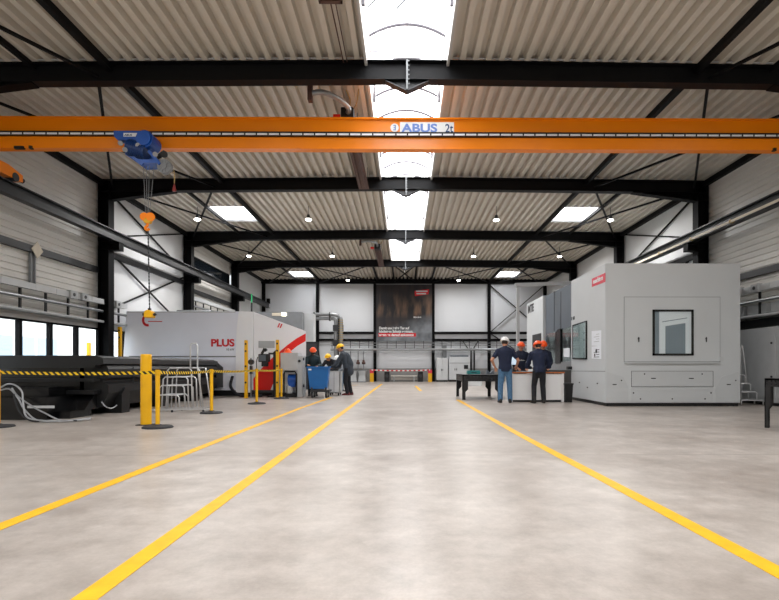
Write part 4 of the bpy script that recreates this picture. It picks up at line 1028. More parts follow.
# aisle side: window, labels, papers
def side_poly(pts, x0, x1):
    mb = MB(); mb.prism([(sy(p[0]), sz(*p)) for p in pts], 'x', x0, x1); return mb
mb = side_poly([(573.6, 359), (587.8, 359.5), (587.8, 320.5), (573.6, 325)], MX - .03, MX); sf = mb.build('side_window_frame', 'black_gloss', mc)
mb = side_poly([(574.6, 357.6), (586.9, 358), (586.9, 322.2), (574.6, 326.2)], MX - .045, MX - .04); mb.build('pane', 'machine_glass', sf)
mb = side_poly([(574.6, 357.6), (586.9, 358), (586.9, 322.2), (574.6, 326.2)], MX - .0315, MX - .03); mb.build('window_back', 'white', sf)
mb = side_poly([(592.6, 289.2 - 2.4), (606, 284.6 - 3.0), (606, 272.6), (592.6, 278.6)], MX - .008, MX); sg = mb.build('name_sign', 'sign_red', mc)
# white lettering strip on the sign (runs along the side, read from the aisle)
yA, yB = sy(605), sy(593.6); zc = .5 * (sz(599, 279.3) + sz(599, 279.3))
text_mesh('sign_lettering', 'maschinen', .165, 'white', sg, (MX - .011, yB - .02, zc - .055), xdir=(0, -1, 0), bold=.006, squash=.95)
text_mesh('model_lettering', 'K 400', .14, 'ink', mc, (MX - .004, sy(571.8), sz(572, 320.2)), xdir=(0, -1, 0), bold=.004, squash=.9)
text_mesh('brand_lettering', 'MTE', .42, 'black', mc, (MX - .004, sy(528.3), sz(528, 313.2)), xdir=(0, -1, 0), bold=.02, squash=1.12)
for (z0, z1) in ((345.5, 331), (358.5, 346.5)):
    mb = side_poly([(592.3, z0), (601.8, z0 + .6), (601.8, z1 - .8), (592.3, z1)], MX - .006, MX); pa = mb.build('paper_notice', 'paper', mc)
    k = MB(); ya_, yb_ = sy(600), sy(594)
    for q in range(4): k.box(MX - .008, MX - .006, ya_, ya_ + (yb_ - ya_) * (.9 if q % 2 else .5), sz(597, z1 + 3 + q * 2.4), sz(597, z1 + 3.6 + q * 2.4))
    if z0 > 350: k.cyl((MX - .008, sy(597), sz(597, 351)), (MX - .006, sy(597), sz(597, 351)), .06, n=14); k.cyl((MX - .008, sy(595.5), sz(596, 355)), (MX - .006, sy(595.5), sz(596, 355)), .045, n=14)
    k.build('print', 'ink' if z0 > 350 else 'light_grey', pa)
mb = side_poly([(571.8, 371.3), (605.8, 371.6), (605.8, 371.0), (571.8, 370.8)], MX - .004, MX); mb.build('panel_gap', 'mid_grey', mc)
for px, py in ((580, 383), (588, 388), (598, 384)):
    h = MB(); h.box(MX - .012, MX, sy(px) - .03, sy(px) + .03, sz(px, py), sz(px, py) + .03); h.build('slot_handle', 'dark_grey', mc)
# grey sliding door with windows
DX = MX + .10
mb = MB(); mb.box(DX, XR, Y1, Y2, 1.0, RT - .02)
mb.build('sliding_door', 'door_grey', mc)
mb = side_poly([(544, 370), (571, 370.2), (571, 361), (544, 363)], DX - .07, DX); mb.build('door_sill', 'mid_grey', mc)
mb = MB(); mb.box(DX + .08, XR, Y1, Y2, .1, 1.0); mb.build('machine_bed', 'black', mc)
mb = side_poly([(544, 378), (571, 378), (571, 370.5), (544, 370.5)], DX - .05, DX); mb.build('bed_rail', 'black', mc)
for w in ([(545.2, 362.5), (555.0, 362), (555.0, 331.5), (545.2, 334)], [(560.5, 361.6), (570.8, 361.2), (570.8, 325.6), (560.5, 329.6)]):
    mb = side_poly(w, DX - .05, DX - .02); mb.build('door_window', 'machine_glass', mc)
    mb = side_poly(w, DX - .02, DX - .0); mb.build('window_back', 'white', mc)
mb = side_poly([(555.2, 363.5), (560.3, 363.3), (560.3, 328.5), (557.5, 329.5), (555.2, 332.5)], DX - .09, DX); mb.build('door_handle_bar', 'black_gloss', mc)
for px in (551.5, 558): 
    mb = side_poly([(px, 331), (px + .4, 331), (px + .4, 291), (px, 292)], DX - .006, DX); mb.build('door_seam', 'black', mc)
mb = side_poly([(562.5, 357), (568.5, 357), (568.5, 348), (562.5, 348.4)], DX - .058, DX - .05); mb.build('paper_notice', 'paper', mc)
mb = side_poly([(533, 352), (541.5, 352), (541.5, 333), (533, 335)], MX - .02, MX); mb.build('control_window', 'dark_grey', mc)
mb = MB(); mb.box(MX - .12, MX, sy(572) - .05, sy(572) + .12, sz(572, 369.5), sz(572, 366.5)); mb.build('end_cap', 'black', mc)

# white pipe gantry
t = thing('pipe_gantry', 'thin white square pipe gantry standing beside the grey sliding door', 'gantry', (gx(518, 17.2), 17.2, 0))
x = gx(518, 17.2); mb = MB(); mb.box(x - .05, x + .05, 17.15, 17.25, 0, gz(287, 17.2)); mb.build('post', 'light_grey', t)
mb = MB(); mb.loops([[(gx(515, 17.2), 17.14, gz(286.6, 17.2)), (gx(515, 17.2), 17.26, gz(286.6, 17.2)), (gx(515, 17.2), 17.26, gz(283.2, 17.2)), (gx(515, 17.2), 17.14, gz(283.2, 17.2))], [(6.2, 17.14, gz(284.0, 17.2)), (6.2, 17.26, gz(284.0, 17.2)), (6.2, 17.26, gz(280.8, 17.2)), (6.2, 17.14, gz(280.8, 17.2))]]); mb.build('beam', 'light_grey', t)

# counter between the people
ct = thing('work_counter', 'white fronted work counter with a wooden edged dark top', 'counter', (gx(538, 14), 14.4, 0))
xa, xb = gx(511, 14), gx(564.3, 14)
mb = MB(); mb.box(xa + .02, xb - .03, 14.03, 14.72, .06, .80); mb.build('body', 'white', ct)
mb = MB(); mb.box(xb - .06, xb, 14.0, 14.75, 0, .82); mb.box(xa, xa + .05, 14.0, 14.75, 0, .82); mb.build('side_panel', 'white', ct)
mb = MB(); mb.box(xa + .06, xb - .06, 14.08, 14.7, 0, .06); mb.build('plinth', 'black', ct)
mb = MB(); mb.box(xa - .02, xb + .02, 13.98, 14.78, .82, .86); mb.mi = 1; mb.box(xa - .01, xb + .01, 14.0, 14.76, .86, .868); mb.build('worktop', ['wood_edge', 'black_satin'], ct, fix=True)
mb = MB(); mb.box(xa + .62, xa + .632, 14.022, 14.03, .06, .80); mb.box(xa + 1.0, xa + 1.01, 14.022, 14.03, .06, .80); mb.build('door_gap', 'light_grey', ct)
t = thing('computer_monitor', 'small monitor standing on the counter between the two people', 'monitor', (gx(515, 14.6), 14.6, .868))
x = gx(513.5, 14.62); mb = MB(); mb.box(x - .11, x + .11, 14.6, 14.63, 1.06, 1.36); mb.build('casing', 'black', t); mb = MB(); mb.box(x - .10, x + .10, 14.594, 14.6, 1.07, 1.35); mb.build('screen', 'screen_glow', t); mb = MB(); mb.box(x - .02, x + .02, 14.63, 14.65, .868, 1.2); mb.box(x - .1, x + .1, 14.56, 14.7, .868, .88); mb.build('stand', 'black', t)
t = thing('sheet_of_papers', 'white papers lying on the counter between the hands', 'papers', (gx(521, 14.4), 14.4, .868)); mb = MB(); mb.box(gx(517, 14.4), gx(526, 14.4), 14.25, 14.5, .869, .876); mb.build('paper', 'paper', t)
bn = thing('waste_bin', 'black plastic waste bin between counter and machining centre', 'bin', (gx(568.5, 14), 14.0, 0))
x0, x1 = gx(564.8, 13.95), gx(573, 13.95)
mb = MB(); mb.loops([[(x0 + i, 13.9 + i, z), (x1 - i, 13.9 + i, z), (x1 - i, 14.2 - i, z), (x0 + i, 14.2 - i, z)] for z, i in ((0, .025), (.5, .0))]); mb.build('body', 'black', bn)
mb = MB(); mb.box(x0 - .01, x1 + .01, 13.89, 14.21, .5, .54); mb.build('lid', 'charcoal', bn)

# welding tables
def weld_table(label, x0, x1, y0, y1, top, slab, lw, holes=True):
    t = thing('welding_table', label, 'table', ((x0 + x1) / 2, (y0 + y1) / 2, 0), 'perforated welding tables')
    mb = MB(); mb.box(x0, x1, y0, y1, top - .03, top)
    for a, b, c, d in ((x0, x1, y0, y0 + .025), (x0, x1, y1 - .025, y1), (x0, x0 + .025, y0, y1), (x1 - .025, x1, y0, y1)): mb.box(a, b, c, d, top - slab, top)
    h = mb; h.mi = 1; p = .1
    x = x0 + .05
    while x < x1 - .02:
        for z in (top - slab * .33, top - slab * .7): h.cyl((x, y0 - .002, z), (x, y0 + .004, z), .016, n=8)
        x += p
    y = y0 + .05
    while y < y1 - .02:
        for z in (top - slab * .33, top - slab * .7): h.cyl((x0 - .002, y, z), (x0 + .004, y, z), .016, n=8)
        y += p
    mb.build('tabletop', ['charcoal', 'black_gloss'], t)
    for sx, xx in ((1, x0), (-1, x1)):
        for sy_, yy in ((1, y0), (-1, y1)):
            lg = MB(); zk = (top - slab) * .52
            lg.prism([(xx, 0), (xx + sx * lw * .55, 0), (xx + sx * lw * .55, zk - .05), (xx + sx * lw, zk + .03), (xx + sx * lw, top - slab), (xx, top - slab)], 'y', yy, yy + sy_ * .02)
            lg.prism([(yy, 0), (yy + sy_ * lw * .55, 0), (yy + sy_ * lw * .55, zk - .05), (yy + sy_ * lw, zk + .03), (yy + sy_ * lw, top - slab), (yy, top - slab)], 'x', xx, xx + sx * .02)
            h = lg; h.mi = 1; fy = yy - .003 if sy_ > 0 else yy + .003
            for i in range(3):
                for j in range(int((top - slab) / .042)):
                    xx_ = xx + sx * (.025 + i * lw * .3); z = top - slab - .03 - j * .042
                    if (z < zk + .02 and i > 1) or z < .05: continue
                    h.cyl((xx_, fy, z), (xx_, yy, z), .012, n=8)
            lg.build('leg', ['charcoal', 'black_gloss'], t)
    return t
weld_table('dark perforated welding table behind the person in blue jeans', 1.76, 2.92, 14.95, 16.75, .765, .20, .17)
weld_table('dark perforated welding table cut off by the picture edge, before the grey cabinet', gx(766.3, 8.1), 7.7, 7.1, 8.1, .815, .135, .135)
cs = thing('tool_case', 'teal plastic tool case lying on the dark welding table', 'case', (gx(473, 16), 16, .765))
mb = MB(); mb.box(gx(467.5, 16), gx(480, 16), 15.9, 16.25, .765, .885); mb.build('case', 'teal', cs, bevel=.015)
mb = MB(); mb.tube([(gx(471, 16), 15.89, .83), (gx(471, 16), 15.85, .83), (gx(476, 16), 15.85, .83), (gx(476, 16), 15.89, .83)], .012, 6); mb.build('handle', 'dark_grey', cs)
t = thing('tool_case', 'smaller grey case beside the teal case on the welding table', 'case', (gx(482, 16.2), 16.2, .765)); mb = MB(); mb.box(gx(480.6, 16.2), gx(484, 16.2), 16.1, 16.3, .765, .87); mb.build('case', 'mid_grey', t, bevel=.01)
t = thing('clamp_block', 'grey folded sheet part on the far end of the welding table', 'workpiece', (gx(490, 16.3), 16.3, .765)); mb = MB(); mb.prism([(gx(486, 16.3), .765), (gx(494, 16.3), .765), (gx(493, 16.3), .90), (gx(490, 16.3), .80), (gx(487, 16.3), .91)], 'y', 16.2, 16.45); mb.build('sheet', 'door_grey', t)
t = thing('storage_box', 'pale box with teal lid on the floor beyond the welding table', 'box', (gx(475, 26), 26, 0)); mb = MB(); mb.box(gx(469, 26), gx(482, 26), 25.9, 26.4, 0, .27); mb.build('body', 'pale_grey', t, bevel=.01); mb = MB(); mb.box(gx(468.7, 26), gx(482.3, 26), 25.88, 26.42, .27, .32); mb.build('lid', 'teal', t)

# right wall side: grey cabinet, steps, trunking
cb = thing('control_cabinet', 'long mid grey control cabinet along the wall behind the aluminium steps', 'cabinet', (9.6, 10.9, 0))
mb = MB(); mb.box(9.46, 9.76, 10.05, 14.3, .08, 2.04); mb.build('body', 'light_grey', cb, bevel=.01)
mb = MB(); mb.box(9.49, 9.75, 10.1, 14.25, 0, .08); mb.build('plinth', 'black', cb)
for a, b in ((10.15, 11.2), (11.3, 12.4), (12.5, 13.5)):
    mb = MB(); mb.box(9.445, 9.46, a, b, .2, 1.86); d = mb.build('door', 'light_grey', cb, bevel=.004)
    for z in (.75, 1.62):
        h = MB(); h.cyl((9.43, a + .12, z), (9.445, a + .12, z), .03, n=10); h.build('lock', 'dark_grey', d)
Y = 12.75
t = thing('step_ladder', 'aluminium steps leading up beside the grey machining centre', 'steps', (gx(752, Y), Y, 0))
sx_ = lambda px: gx(px, Y)
for k, (l, r, py) in enumerate(((739.5, 746.5, 375), (741, 752, 383.5), (742.5, 758.5, 392), (744, 765, 400.5))):
    z = gz(py, Y); mb = MB()
    for y in (Y, Y + .32): mb.tube([(sx_(r), y, .02 if k > 2 else gz(py + 8.5, Y)), (sx_(r), y, z - .03), (sx_(r) - .04, y, z), (sx_(l), y, z)] + ([(sx_(l) - .03, y, z - .03), (sx_(l) - .03, y, .02)] if k > 2 else []), .017, 8)
    mb.bar((sx_(r) - .05, Y, z), (sx_(r) - .05, Y + .32, z), .025); mb.build('step_frame', 'alu', t, smooth=True)
    mb = MB(); mb.box(max(sx_(r - 7), sx_(l)), sx_(r) - .03, Y, Y + .32, z - .01, z + .012); mb.build('tread', 'alu', t)
mb = MB(); mb.tube([(sx_(748.5), Y, gz(384, Y)), (sx_(744), Y, gz(346, Y)), (sx_(743), Y, gz(344.5, Y)), (sx_(742.5), Y + .02, gz(347, Y)), (sx_(744), Y + .06, .05)], .018, 8); mb.build('handrail', 'alu', t, smooth=True)

def trunk_run(side, y0, y1, zs, boxes, label, skip=()):
    t = thing('cable_trunking', label, 'cable trunking', (side * 9.75, (y0 + y1) / 2, zs[0]))
    x = side * 9.52
    mb = MB(); y = y0
    k = 0
    while y < y1 - .05:
        ln = min([.9, .62, 1.1, .75][k % 4], y1 - y); mb.box(x - .06, x + .06, y + .006, y + ln - .006, zs[0] - .085, zs[0] + .075); y += ln; k += 1
    mb.build('trunking', 'pale_grey', t)
    mb = MB(); mb.cyl((x, y0, zs[1]), (x, y1, zs[1]), .045, n=10); mb.build('pipe', 'galv', t)
    mb = MB(); mb.cyl((x - side * .02, y0, zs[2]), (x - side * .02, y1, zs[2]), .04, n=10); mb.box(x, x + side * .3, y0, y1, zs[2] - .02, zs[2] + .02); mb.build('lower_pipe', 'light_grey', t)
    y = y0 + .5
    while y < y1:
        h = MB(); h.box(x + side * .05, x + side * .09, y - .03, y + .03, zs[2], zs[0] - .08); h.build('hanger', 'black', t); y += .88
    for yb in boxes:
        j = MB(); j.box(x - side * .12, x + side * .02, yb - .14, yb + .14, zs[0] - .11, zs[0] + .11); jb = j.build('junction_box', 'light_grey', t, bevel=.01)
        j = MB(); j.cyl((x - side * .13, yb, zs[0]), (x - side * .12, yb, zs[0]), .05, n=14); j.build('socket', 'dark_grey', jb)
    return t
trunk_run(-1, 10.1, 15.6, (3.06, 2.76, 2.43), (14.1, 14.6), 'pale grey cable trunking and pipes above the window strip')
trunk_run(-1, 16.1, 16.9, (3.06, 2.76, 2.43), (16.3,), 'cable trunking stub between dark column and white machine')
trunk_run(-1, 22.2, 27.6, (4.1, 3.75, 3.35), (), 'cable racks high on the wall above the white machine, third bay')
trunk_run(-1, 28.2, 33.5, (4.1, 3.75, 3.35), (), 'cable racks high on the wall above the white machine, end wall bay')
t = trunk_run(1, 10.1, 15.6, (3.12, 2.78, 2.38), (13.9, 13.2), 'grey trunking and pipes on the wall above the grey cabinet')
mb = MB(); 
for y in (11.0, 12.1, 13.0, 13.9): mb.box(9.6, 9.78, y, y + .75, 2.45, 2.70)
mb.build('wall_box', 'light_grey', t); mb = MB(); mb.box(9.62, 9.78, 10.1, 15.6, 2.08, 2.30); mb.build('cable_tray', 'black', t)
sgn = thing('diamond_sign', 'small white diamond shaped plate on the dark wall rail', 'sign', (-9.66, 12.2, 4.1))
Yd = 9.66 * F / (VX - 39.5); mb = MB(); mb.prism([(Yd, 4.08 - .22), (Yd + .2, 4.08), (Yd, 4.08 + .22), (Yd - .2, 4.08)], 'x', -9.68, -9.66); mb.build('plate', 'beige', sgn)
for px, nm in ((29, 'slim vertical cable duct below the diamond sign'),):
    Yv = 9.85 * F / (VX - px); mb = MB(); mb.box(-9.78, -9.72, Yv - .04, Yv, 3.15, 3.98); mb.box(-9.78, -9.72, Yv + .1, Yv + .14, 3.15, 3.98); mb.box(-9.78, -9.75, Yv, Yv + .1, 3.15, 3.98); tag(mb.build('cable_duct', 'mid_grey'), nm, 'duct')

# ------------------------------------------------------------------ around the PLUS machine front
ec = thing('electrical_cabinet', 'light grey electrical cabinet with an open lower bay, by the red swoosh', 'cabinet', (gx(290, 16.3), 16.4, 0))
Y = 16.25; cx_ = lambda px: gx(px, Y); cz_ = lambda py: gz(py, Y)
mb = MB(); mb.box(cx_(280.5), cx_(298), Y, Y + .55, cz_(370.5), cz_(352.8)); mb.build('cabinet_box', 'light_grey', ec, bevel=.012)
mb = MB(); mb.box(cx_(297.2), cx_(302.5), Y + .02, Y + .5, 0, cz_(356)); mb.build('side_column', 'light_grey', ec, bevel=.01)
mb = MB(); mb.tube([(cx_(284), Y + .02, .03), (cx_(284), Y + .02, cz_(374)), (cx_(285), Y + .02, cz_(371.5)), (cx_(295), Y + .02, cz_(371.5)), (cx_(296.5), Y + .02, cz_(374)), (cx_(296.5), Y + .02, .03)], .03, 8); mb.build('frame', 'black', ec)
mb = MB(); mb.cyl((cx_(299.5), Y - .01, cz_(361)), (cx_(299.5), Y + .02, cz_(361)), .045, n=12); mb.cyl((cx_(302.6), Y + .1, cz_(386)), (cx_(303.8), Y + .1, cz_(386)), .05, n=12); mb.cyl((cx_(302.6), Y + .1, cz_(359)), (cx_(303.8), Y + .1, cz_(359)), .05, n=12); mb.build('knob', 'dark_grey', ec)
pm = thing('pump_unit', 'blue pump unit with a pale canister under the grey cabinet', 'pump', (cx_(290), Y + .3, 0))
mb = MB(); mb.cyl((cx_(287), Y + .28, cz_(380)), (cx_(295.5), Y + .28, cz_(380)), .19, n=18); mb.box(cx_(288), cx_(294), Y + .1, Y + .45, cz_(387), cz_(382)); mb.build('motor', 'blue', pm)
mb = MB(); mb.lathe((cx_(288.5), Y + .2, .12), [(.10, 0), (.115, .02), (.115, .24), (.08, .27)], 16); mb.build('canister', 'light_grey', pm)
mb = MB(); mb.box(cx_(285), cx_(296), Y + .05, Y + .5, 0, .12); mb.build('base', 'black', pm)
hh = thing('hard_hat', 'orange hard hat lying on top of the grey electrical cabinet', 'hard hat', (cx_(286.3), Y + .2, cz_(352.8)))
mb = MB(); mb.lathe((cx_(286.3), Y + .2, cz_(352.8)), [(.155, .0), (.15, .015), (.115, .03), (.108, .07), (.08, .12), (.03, .145)], 20); mb.build('shell', 'orange_hat', hh, smooth=True)
mb = MB(); mb.box(cx_(286.3) - .025, cx_(286.3) + .025, Y + .08, Y + .32, cz_(352.8) + .10, cz_(352.8) + .155); mb.build('ridge', 'orange_hat', hh)
op = thing('operator_terminal', 'black operator terminal on an arm in front of the red swoosh', 'terminal', (gx(264, 16.3), 16.3, 0))
Y = 16.2; mb = MB(); mb.box(gx(258.5, Y), gx(269, Y), Y, Y + .18, gz(362, Y), gz(354, Y)); mb.box(gx(262, Y), gx(268, Y), Y - .05, Y + .1, gz(366.5, Y), gz(362, Y)); mb.build('console', 'black', op, bevel=.012)
mb = MB(); mb.bar(at(262, 354, Y), at(265, 348.5, Y), .07); mb.bar(at(265, 349, Y), at(266.5, 351, Y), .09); mb.build('tilt_arm', 'black', op)
mb = MB(); mb.box(gx(259.2, Y), gx(266, Y), Y - .006, Y, gz(361, Y), gz(355, Y)); mb.build('screen', 'door_grey', op)
mb = MB(); mb.bar((gx(268, Y), Y + .1, gz(353.5, Y)), (gx(273.5, Y), Y + .2, gz(353.5, Y)), .06); mb.build('arm', 'dark_grey', op)
mb = MB(); mb.prism([(gx(272.4, Y), gz(352, Y)), (gx(275.0, Y), gz(350, Y)), (gx(274.6, Y), 0), (gx(272.4, Y), 0)], 'y', Y + .12, Y + .3); mb.build('mast', 'black', op)
mb = MB(); mb.box(gx(267, Y), gx(274.5, Y), Y + .05, Y + .4, 0, .05); mb.build('base', 'black', op)
mb = MB(); mb.tube([at(258, 357, Y), at(256.8, 362, Y), at(257, 370, Y), at(257.5, 378, Y)], .015, 6, 4); mb.build('cable', 'black', op)
t = thing('machine_guard', 'dark low guard rail and cable chain at the foot of the white machine', 'guard', (gx(262, 16.6), 16.6, 0))
mb = MB(); mb.box(gx(252, 16.6), gx(276, 16.6), 16.55, 16.75, .14, .22); mb.box(gx(254, 16.6), gx(255, 16.6), 16.6, 16.7, 0, .2); mb.box(gx(272, 16.6), gx(273, 16.6), 16.6, 16.7, 0, .2); mb.build('rail', 'dark_grey', t)
t = thing('gauge_stand', 'slim grey gauge on a stand beside the light curtain post', 'gauge', (gx(251.3, 16.2), 16.2, 0))
mb = MB(); mb.bar((gx(251.3, 16.2), 16.2, 0), (gx(251.3, 16.2), 16.2, gz(358, 16.2)), .035); mb.box(gx(251.3, 16.2) - .1, gx(251.3, 16.2) + .1, 16.1, 16.3, 0, .02); mb.build('stand', 'mid_grey', t)
mb = MB(); mb.cyl((gx(251.5, 16.2), 16.15, gz(362, 16.2)), (gx(251.5, 16.2), 16.25, gz(362, 16.2)), .09, n=16); mb.box(gx(250.2, 16.2), gx(252.6, 16.2), 16.16, 16.24, gz(374, 16.2), gz(366, 16.2)); mb.build('gauge', 'dark_grey', t)

# blue skip cart
cY = 15.9; bx = lambda px: gx(px, cY); bz = lambda py: gz(py, cY)
ca = thing('skip_cart', 'blue wheeled steel skip cart in front of the person in the black mask', 'cart', (bx(318), cY + .4, 0))
mb = MB(); T = [(bx(307.3), cY, bz(367.2)), (bx(328.8), cY, bz(367.2)), (bx(327.5), cY + .62, bz(367.2)), (bx(307.5), cY + .62, bz(367.2))]
Bm = [(bx(309.3), cY + .10, bz(389)), (bx(326.5), cY + .10, bz(389)), (bx(325.5), cY + .54, bz(389)), (bx(310), cY + .54, bz(389))]
cen = lambda q: sum((Vector(p) for p in q), Vector()) / 4
Ti = [cen(T) + (Vector(p) - cen(T)) * .96 for p in T]; Bi = [cen(Bm) + (Vector(p) - cen(Bm)) * .95 + Vector((0, 0, .02)) for p in Bm]
mb.loops([Bm, T, Ti, Bi]); mb.build('tub', 'cart_blue', ca)
mb = MB(); 
for a, b in zip(T, T[1:] + T[:1]): mb.bar(a, b, .05, .045)
mb.build('rim', 'cart_blue', ca)
mb = MB(); mb.box(bx(309.5), bx(329), cY + .08, cY + .6, .19, .25); mb.bar((bx(312), cY + .1, .25), (bx(311), cY + .1, .34), .06); mb.bar((bx(325), cY + .1, .25), (bx(325.5), cY + .1, .34), .06); mb.build('chassis', 'dark_grey', ca)
mb = MB(); mb.box(bx(308.5), bx(311.5), cY - .01, cY, bz(370.3), bz(368.8)); mb.build('label', 'paper', ca)
for px in (311.5, 325.8):
    for y in (cY + .14, cY + .5):
        w = MB(); w.cyl((bx(px) - .03, y, .095), (bx(px) + .03, y, .095), .095, n=18); w.mi = 1; w.cyl((bx(px) - .034, y, .095), (bx(px) + .034, y, .095), .055, n=14); wh = w.build('wheel', ['rubber', 'light_grey'], ca)
        f = MB(); f.box(bx(px) - .05, bx(px) - .036, y - .03, y + .03, .09, .2); f.box(bx(px) + .036, bx(px) + .05, y - .03, y + .03, .09, .2); f.build('fork', 'galv', wh)
wbn = thing('parts_bin', 'white sheet metal bin on casters beside the blue cart', 'bin', (gx(334.5, 17.3), 17.6, 0))
Yb = 17.2; mb = MB()
xa, xb = gx(328.5, Yb), gx(340, Yb); z1 = gz(371, Yb)
for a, b, c, d in ((xa, xb, Yb, Yb + .02), (xa, xb, Yb + .68, Yb + .7), (xa, xa + .02, Yb, Yb + .7), (xb - .02, xb, Yb, Yb + .7)): mb.box(a, b, c, d, .1, z1)
mb.box(xa, xb, Yb, Yb + .7, .1, .12); mb.build('body', 'pale_grey', wbn)
mb = MB(); mb.box((xa + xb) / 2 - .02, (xa + xb) / 2 + .02, Yb - .02, Yb, .12, z1); mb.box(xa - .01, xb + .01, Yb - .015, Yb, z1 - .04, z1); mb.build('stiffener', 'light_grey', wbn)
for x in (xa + .06, xb - .06):
    for y in (Yb + .08, Yb + .6):
        w = MB(); w.cyl((x - .02, y, .05), (x + .02, y, .05), .05, n=12); w.build('caster', 'black', wbn)

# behind the machine
def cabinet(name, label, cat, x0, x1, y0, y1, z0, z1, m, doors=2, plinth=.08, group=None):
    t = thing(name, label, cat, ((x0 + x1) / 2, (y0 + y1) / 2, z0), group)
    mb = MB(); mb.box(x0, x1, y0, y1, z0 + plinth, z1); mb.build('body', m, t, bevel=.008)
    if plinth: mb = MB(); mb.box(x0 + .02, x1 - .02, y0 + .03, y1, z0, z0 + plinth); mb.build('plinth', 'black', t)
    w = (x1 - x0) / max(1, doors)
    for k in range(doors):
        mb = MB(); mb.box(x0 + k * w + .02, x0 + (k + 1) * w - .02, y0 - .015, y0, z0 + plinth + .04, z1 - .05); d = mb.build('door', m, t, bevel=.004)
        h = MB(); h.box(x0 + (k + .85 if k % 2 == 0 else k + .1) * w - .02, x0 + (k + .85 if k % 2 == 0 else k + .1) * w + .02, y0 - .035, y0 - .015, (z0 + z1) / 2 - .07, (z0 + z1) / 2 + .07); h.build('handle', 'dark_grey', d)
    return t
Y = 22.0
fc = cabinet('filter_unit', 'tall grey filter unit rising behind the white machine hood', 'filter unit', gx(244, Y), gx(302, Y), Y, Y + .55, 0, gz(312, Y), 'mid_grey', 3)
mb = MB(); mb.box(gx(272.5, Y), gx(282, Y), Y - .05, Y - .015, gz(316, Y), gz(313, Y)); mb.build('beige_plate', 'beige', fc)
mb = MB(); mb.box(gx(282, Y), gx(286.5, Y), Y - .05, Y - .015, gz(316, Y), gz(313, Y)); mb.build('strip_lamp', 'strip_glow', fc)
Y = 22.6
cabinet('switch_cabinet', 'pale bluish cabinet standing between filter unit and silver ducts', 'cabinet', gx(302.5, Y), gx(313.5, Y), Y, Y + .6, 0, gz(313.5, Y), 'pale_grey', 1)
Y = 20.8
t = thing('welding_screen', 'dark grey slanted welding screen behind the person in the black mask', 'screen', (gx(312, Y), Y, 0))
mb = MB(); mb.prism([(gx(303, Y), .05), (gx(323, Y), .05), (gx(317, Y), gz(343, Y)), (gx(303, Y), gz(343, Y))], 'y', Y, Y + .06); mb.build('curtain', 'dark_grey', t)
mb = MB(); mb.bar((gx(323.3, Y), Y + .03, 0), (gx(317.2, Y), Y + .03, gz(342, Y)), .07); mb.bar((gx(303, Y), Y + .03, 0), (gx(303, Y), Y + .03, gz(342, Y)), .07); mb.bar((gx(303, Y), Y + .03, gz(342.6, Y)), (gx(317.2, Y), Y + .03, gz(342.6, Y)), .07); mb.build('frame', 'black', t)
Y = 24.5
du = thing('air_duct', 'silver air ducts bending down beside the end wall banner', 'duct', (gx(328, Y), Y, 2.4))
mb = MB(); mb.tube([at(312, 314.6, Y), at(332, 314.6, Y), at(338, 315.8, Y), at(341, 320, Y), at(341, 333, Y), at(341, 351, Y)], .095, 14, 6); mb.build('outer_duct', 'galv', du, smooth=True)
mb = MB(); mb.tube([at(312, 318.6, Y + .1), at(330, 318.6, Y + .1), at(334.5, 319.2, Y + .1), at(335.6, 322, Y + .1), at(335.6, 335, Y + .1), at(335.6, 356, Y + .1)], .085, 14, 6); mb.build('inner_duct', 'galv', du, smooth=True)
mb = MB()
for k in range(13): mb.cyl(at(341, 320 + k * 2.4, Y), at(341, 320.5 + k * 2.4, Y), .115, n=14)
mb.build('duct_rib', 'cable_tan', du)
mb = MB()
for px in (314.5, 330): mb.bar(at(px, 312.5, Y), at(px, 321, Y), .05, .3)
for py in (328, 343): mb.bar(at(333, py, Y), at(343.5, py, Y), .05, .3)
mb.bar(at(338.4, 314, Y + .2), (gx(338.4, Y + .2), Y + .2, 0), .08); mb.build('bracket', 'dark_grey', du)

# ------------------------------------------------------------------ end wall
EY = 33.75
bx_ = lambda px: gx(px, EY); bz_ = lambda py: gz(py, EY)
bn = thing('banner', 'big dark photo banner hanging high on the end wall', 'banner', (bx_(404), EY, bz_(341)))
x0, x1, z0, z1 = bx_(376.3), bx_(432), bz_(341.3), bz_(284.2)
mb = MB(); mb.box(x0, x1, EY, EY + .02, z0, z1); mb.build('print', 'banner_print', bn)
mb = MB(); mb.bar((x0, EY + .01, z1), (x1, EY + .01, z1), .05); mb.bar((x0, EY + .01, z0), (x1, EY + .01, z0), .05); mb.build('rod', 'mid_grey', bn)
for k, (s, py, sq) in enumerate((('Damit uns jeder Tag auf', 329.2, .97), ('höchstem Schutz vertraut,', 332.6, 1.0), ('wenn es darauf ankommt', 336.0, 1.06))):
    if k == 2:
        m2 = MB(); m2.box(bx_(378.5), bx_(416), EY - .004, EY, bz_(336.6), bz_(333)); m2.build('red_underlay', 'red_text', bn)
    text_mesh('lettering', s, .235, 'white', bn, (bx_(379), EY - .006, bz_(py)), bold=.008, squash=sq * .93)
text_mesh('small_lettering', 'Sicherheit', .13, 'white', bn, (bx_(413.5), EY - .004, bz_(317.8)), bold=.004)
mb = MB(); mb.prism([(bx_(415), bz_(296.2)), (bx_(428.5), bz_(294.2)), (bx_(429), bz_(289.2)), (bx_(414.5), bz_(290.8))], 'y', EY - .004, EY); rl = mb.build('red_logo', 'red_text', bn)
mb = MB(); mb.box(bx_(416), bx_(427.5), EY - .006, EY - .004, bz_(291.9), bz_(290.5)); mb.box(bx_(416.3), bx_(426), EY - .006, EY - .004, bz_(294.3), bz_(293.0)); mb.build('logo_bars', 'pale_grey', rl)
pr = thing('pipe_rack', 'long grey pipe with hangers running along the end wall below the banner', 'pipe rack', (0, EY - .3, 2.2))
PY = EY - .35
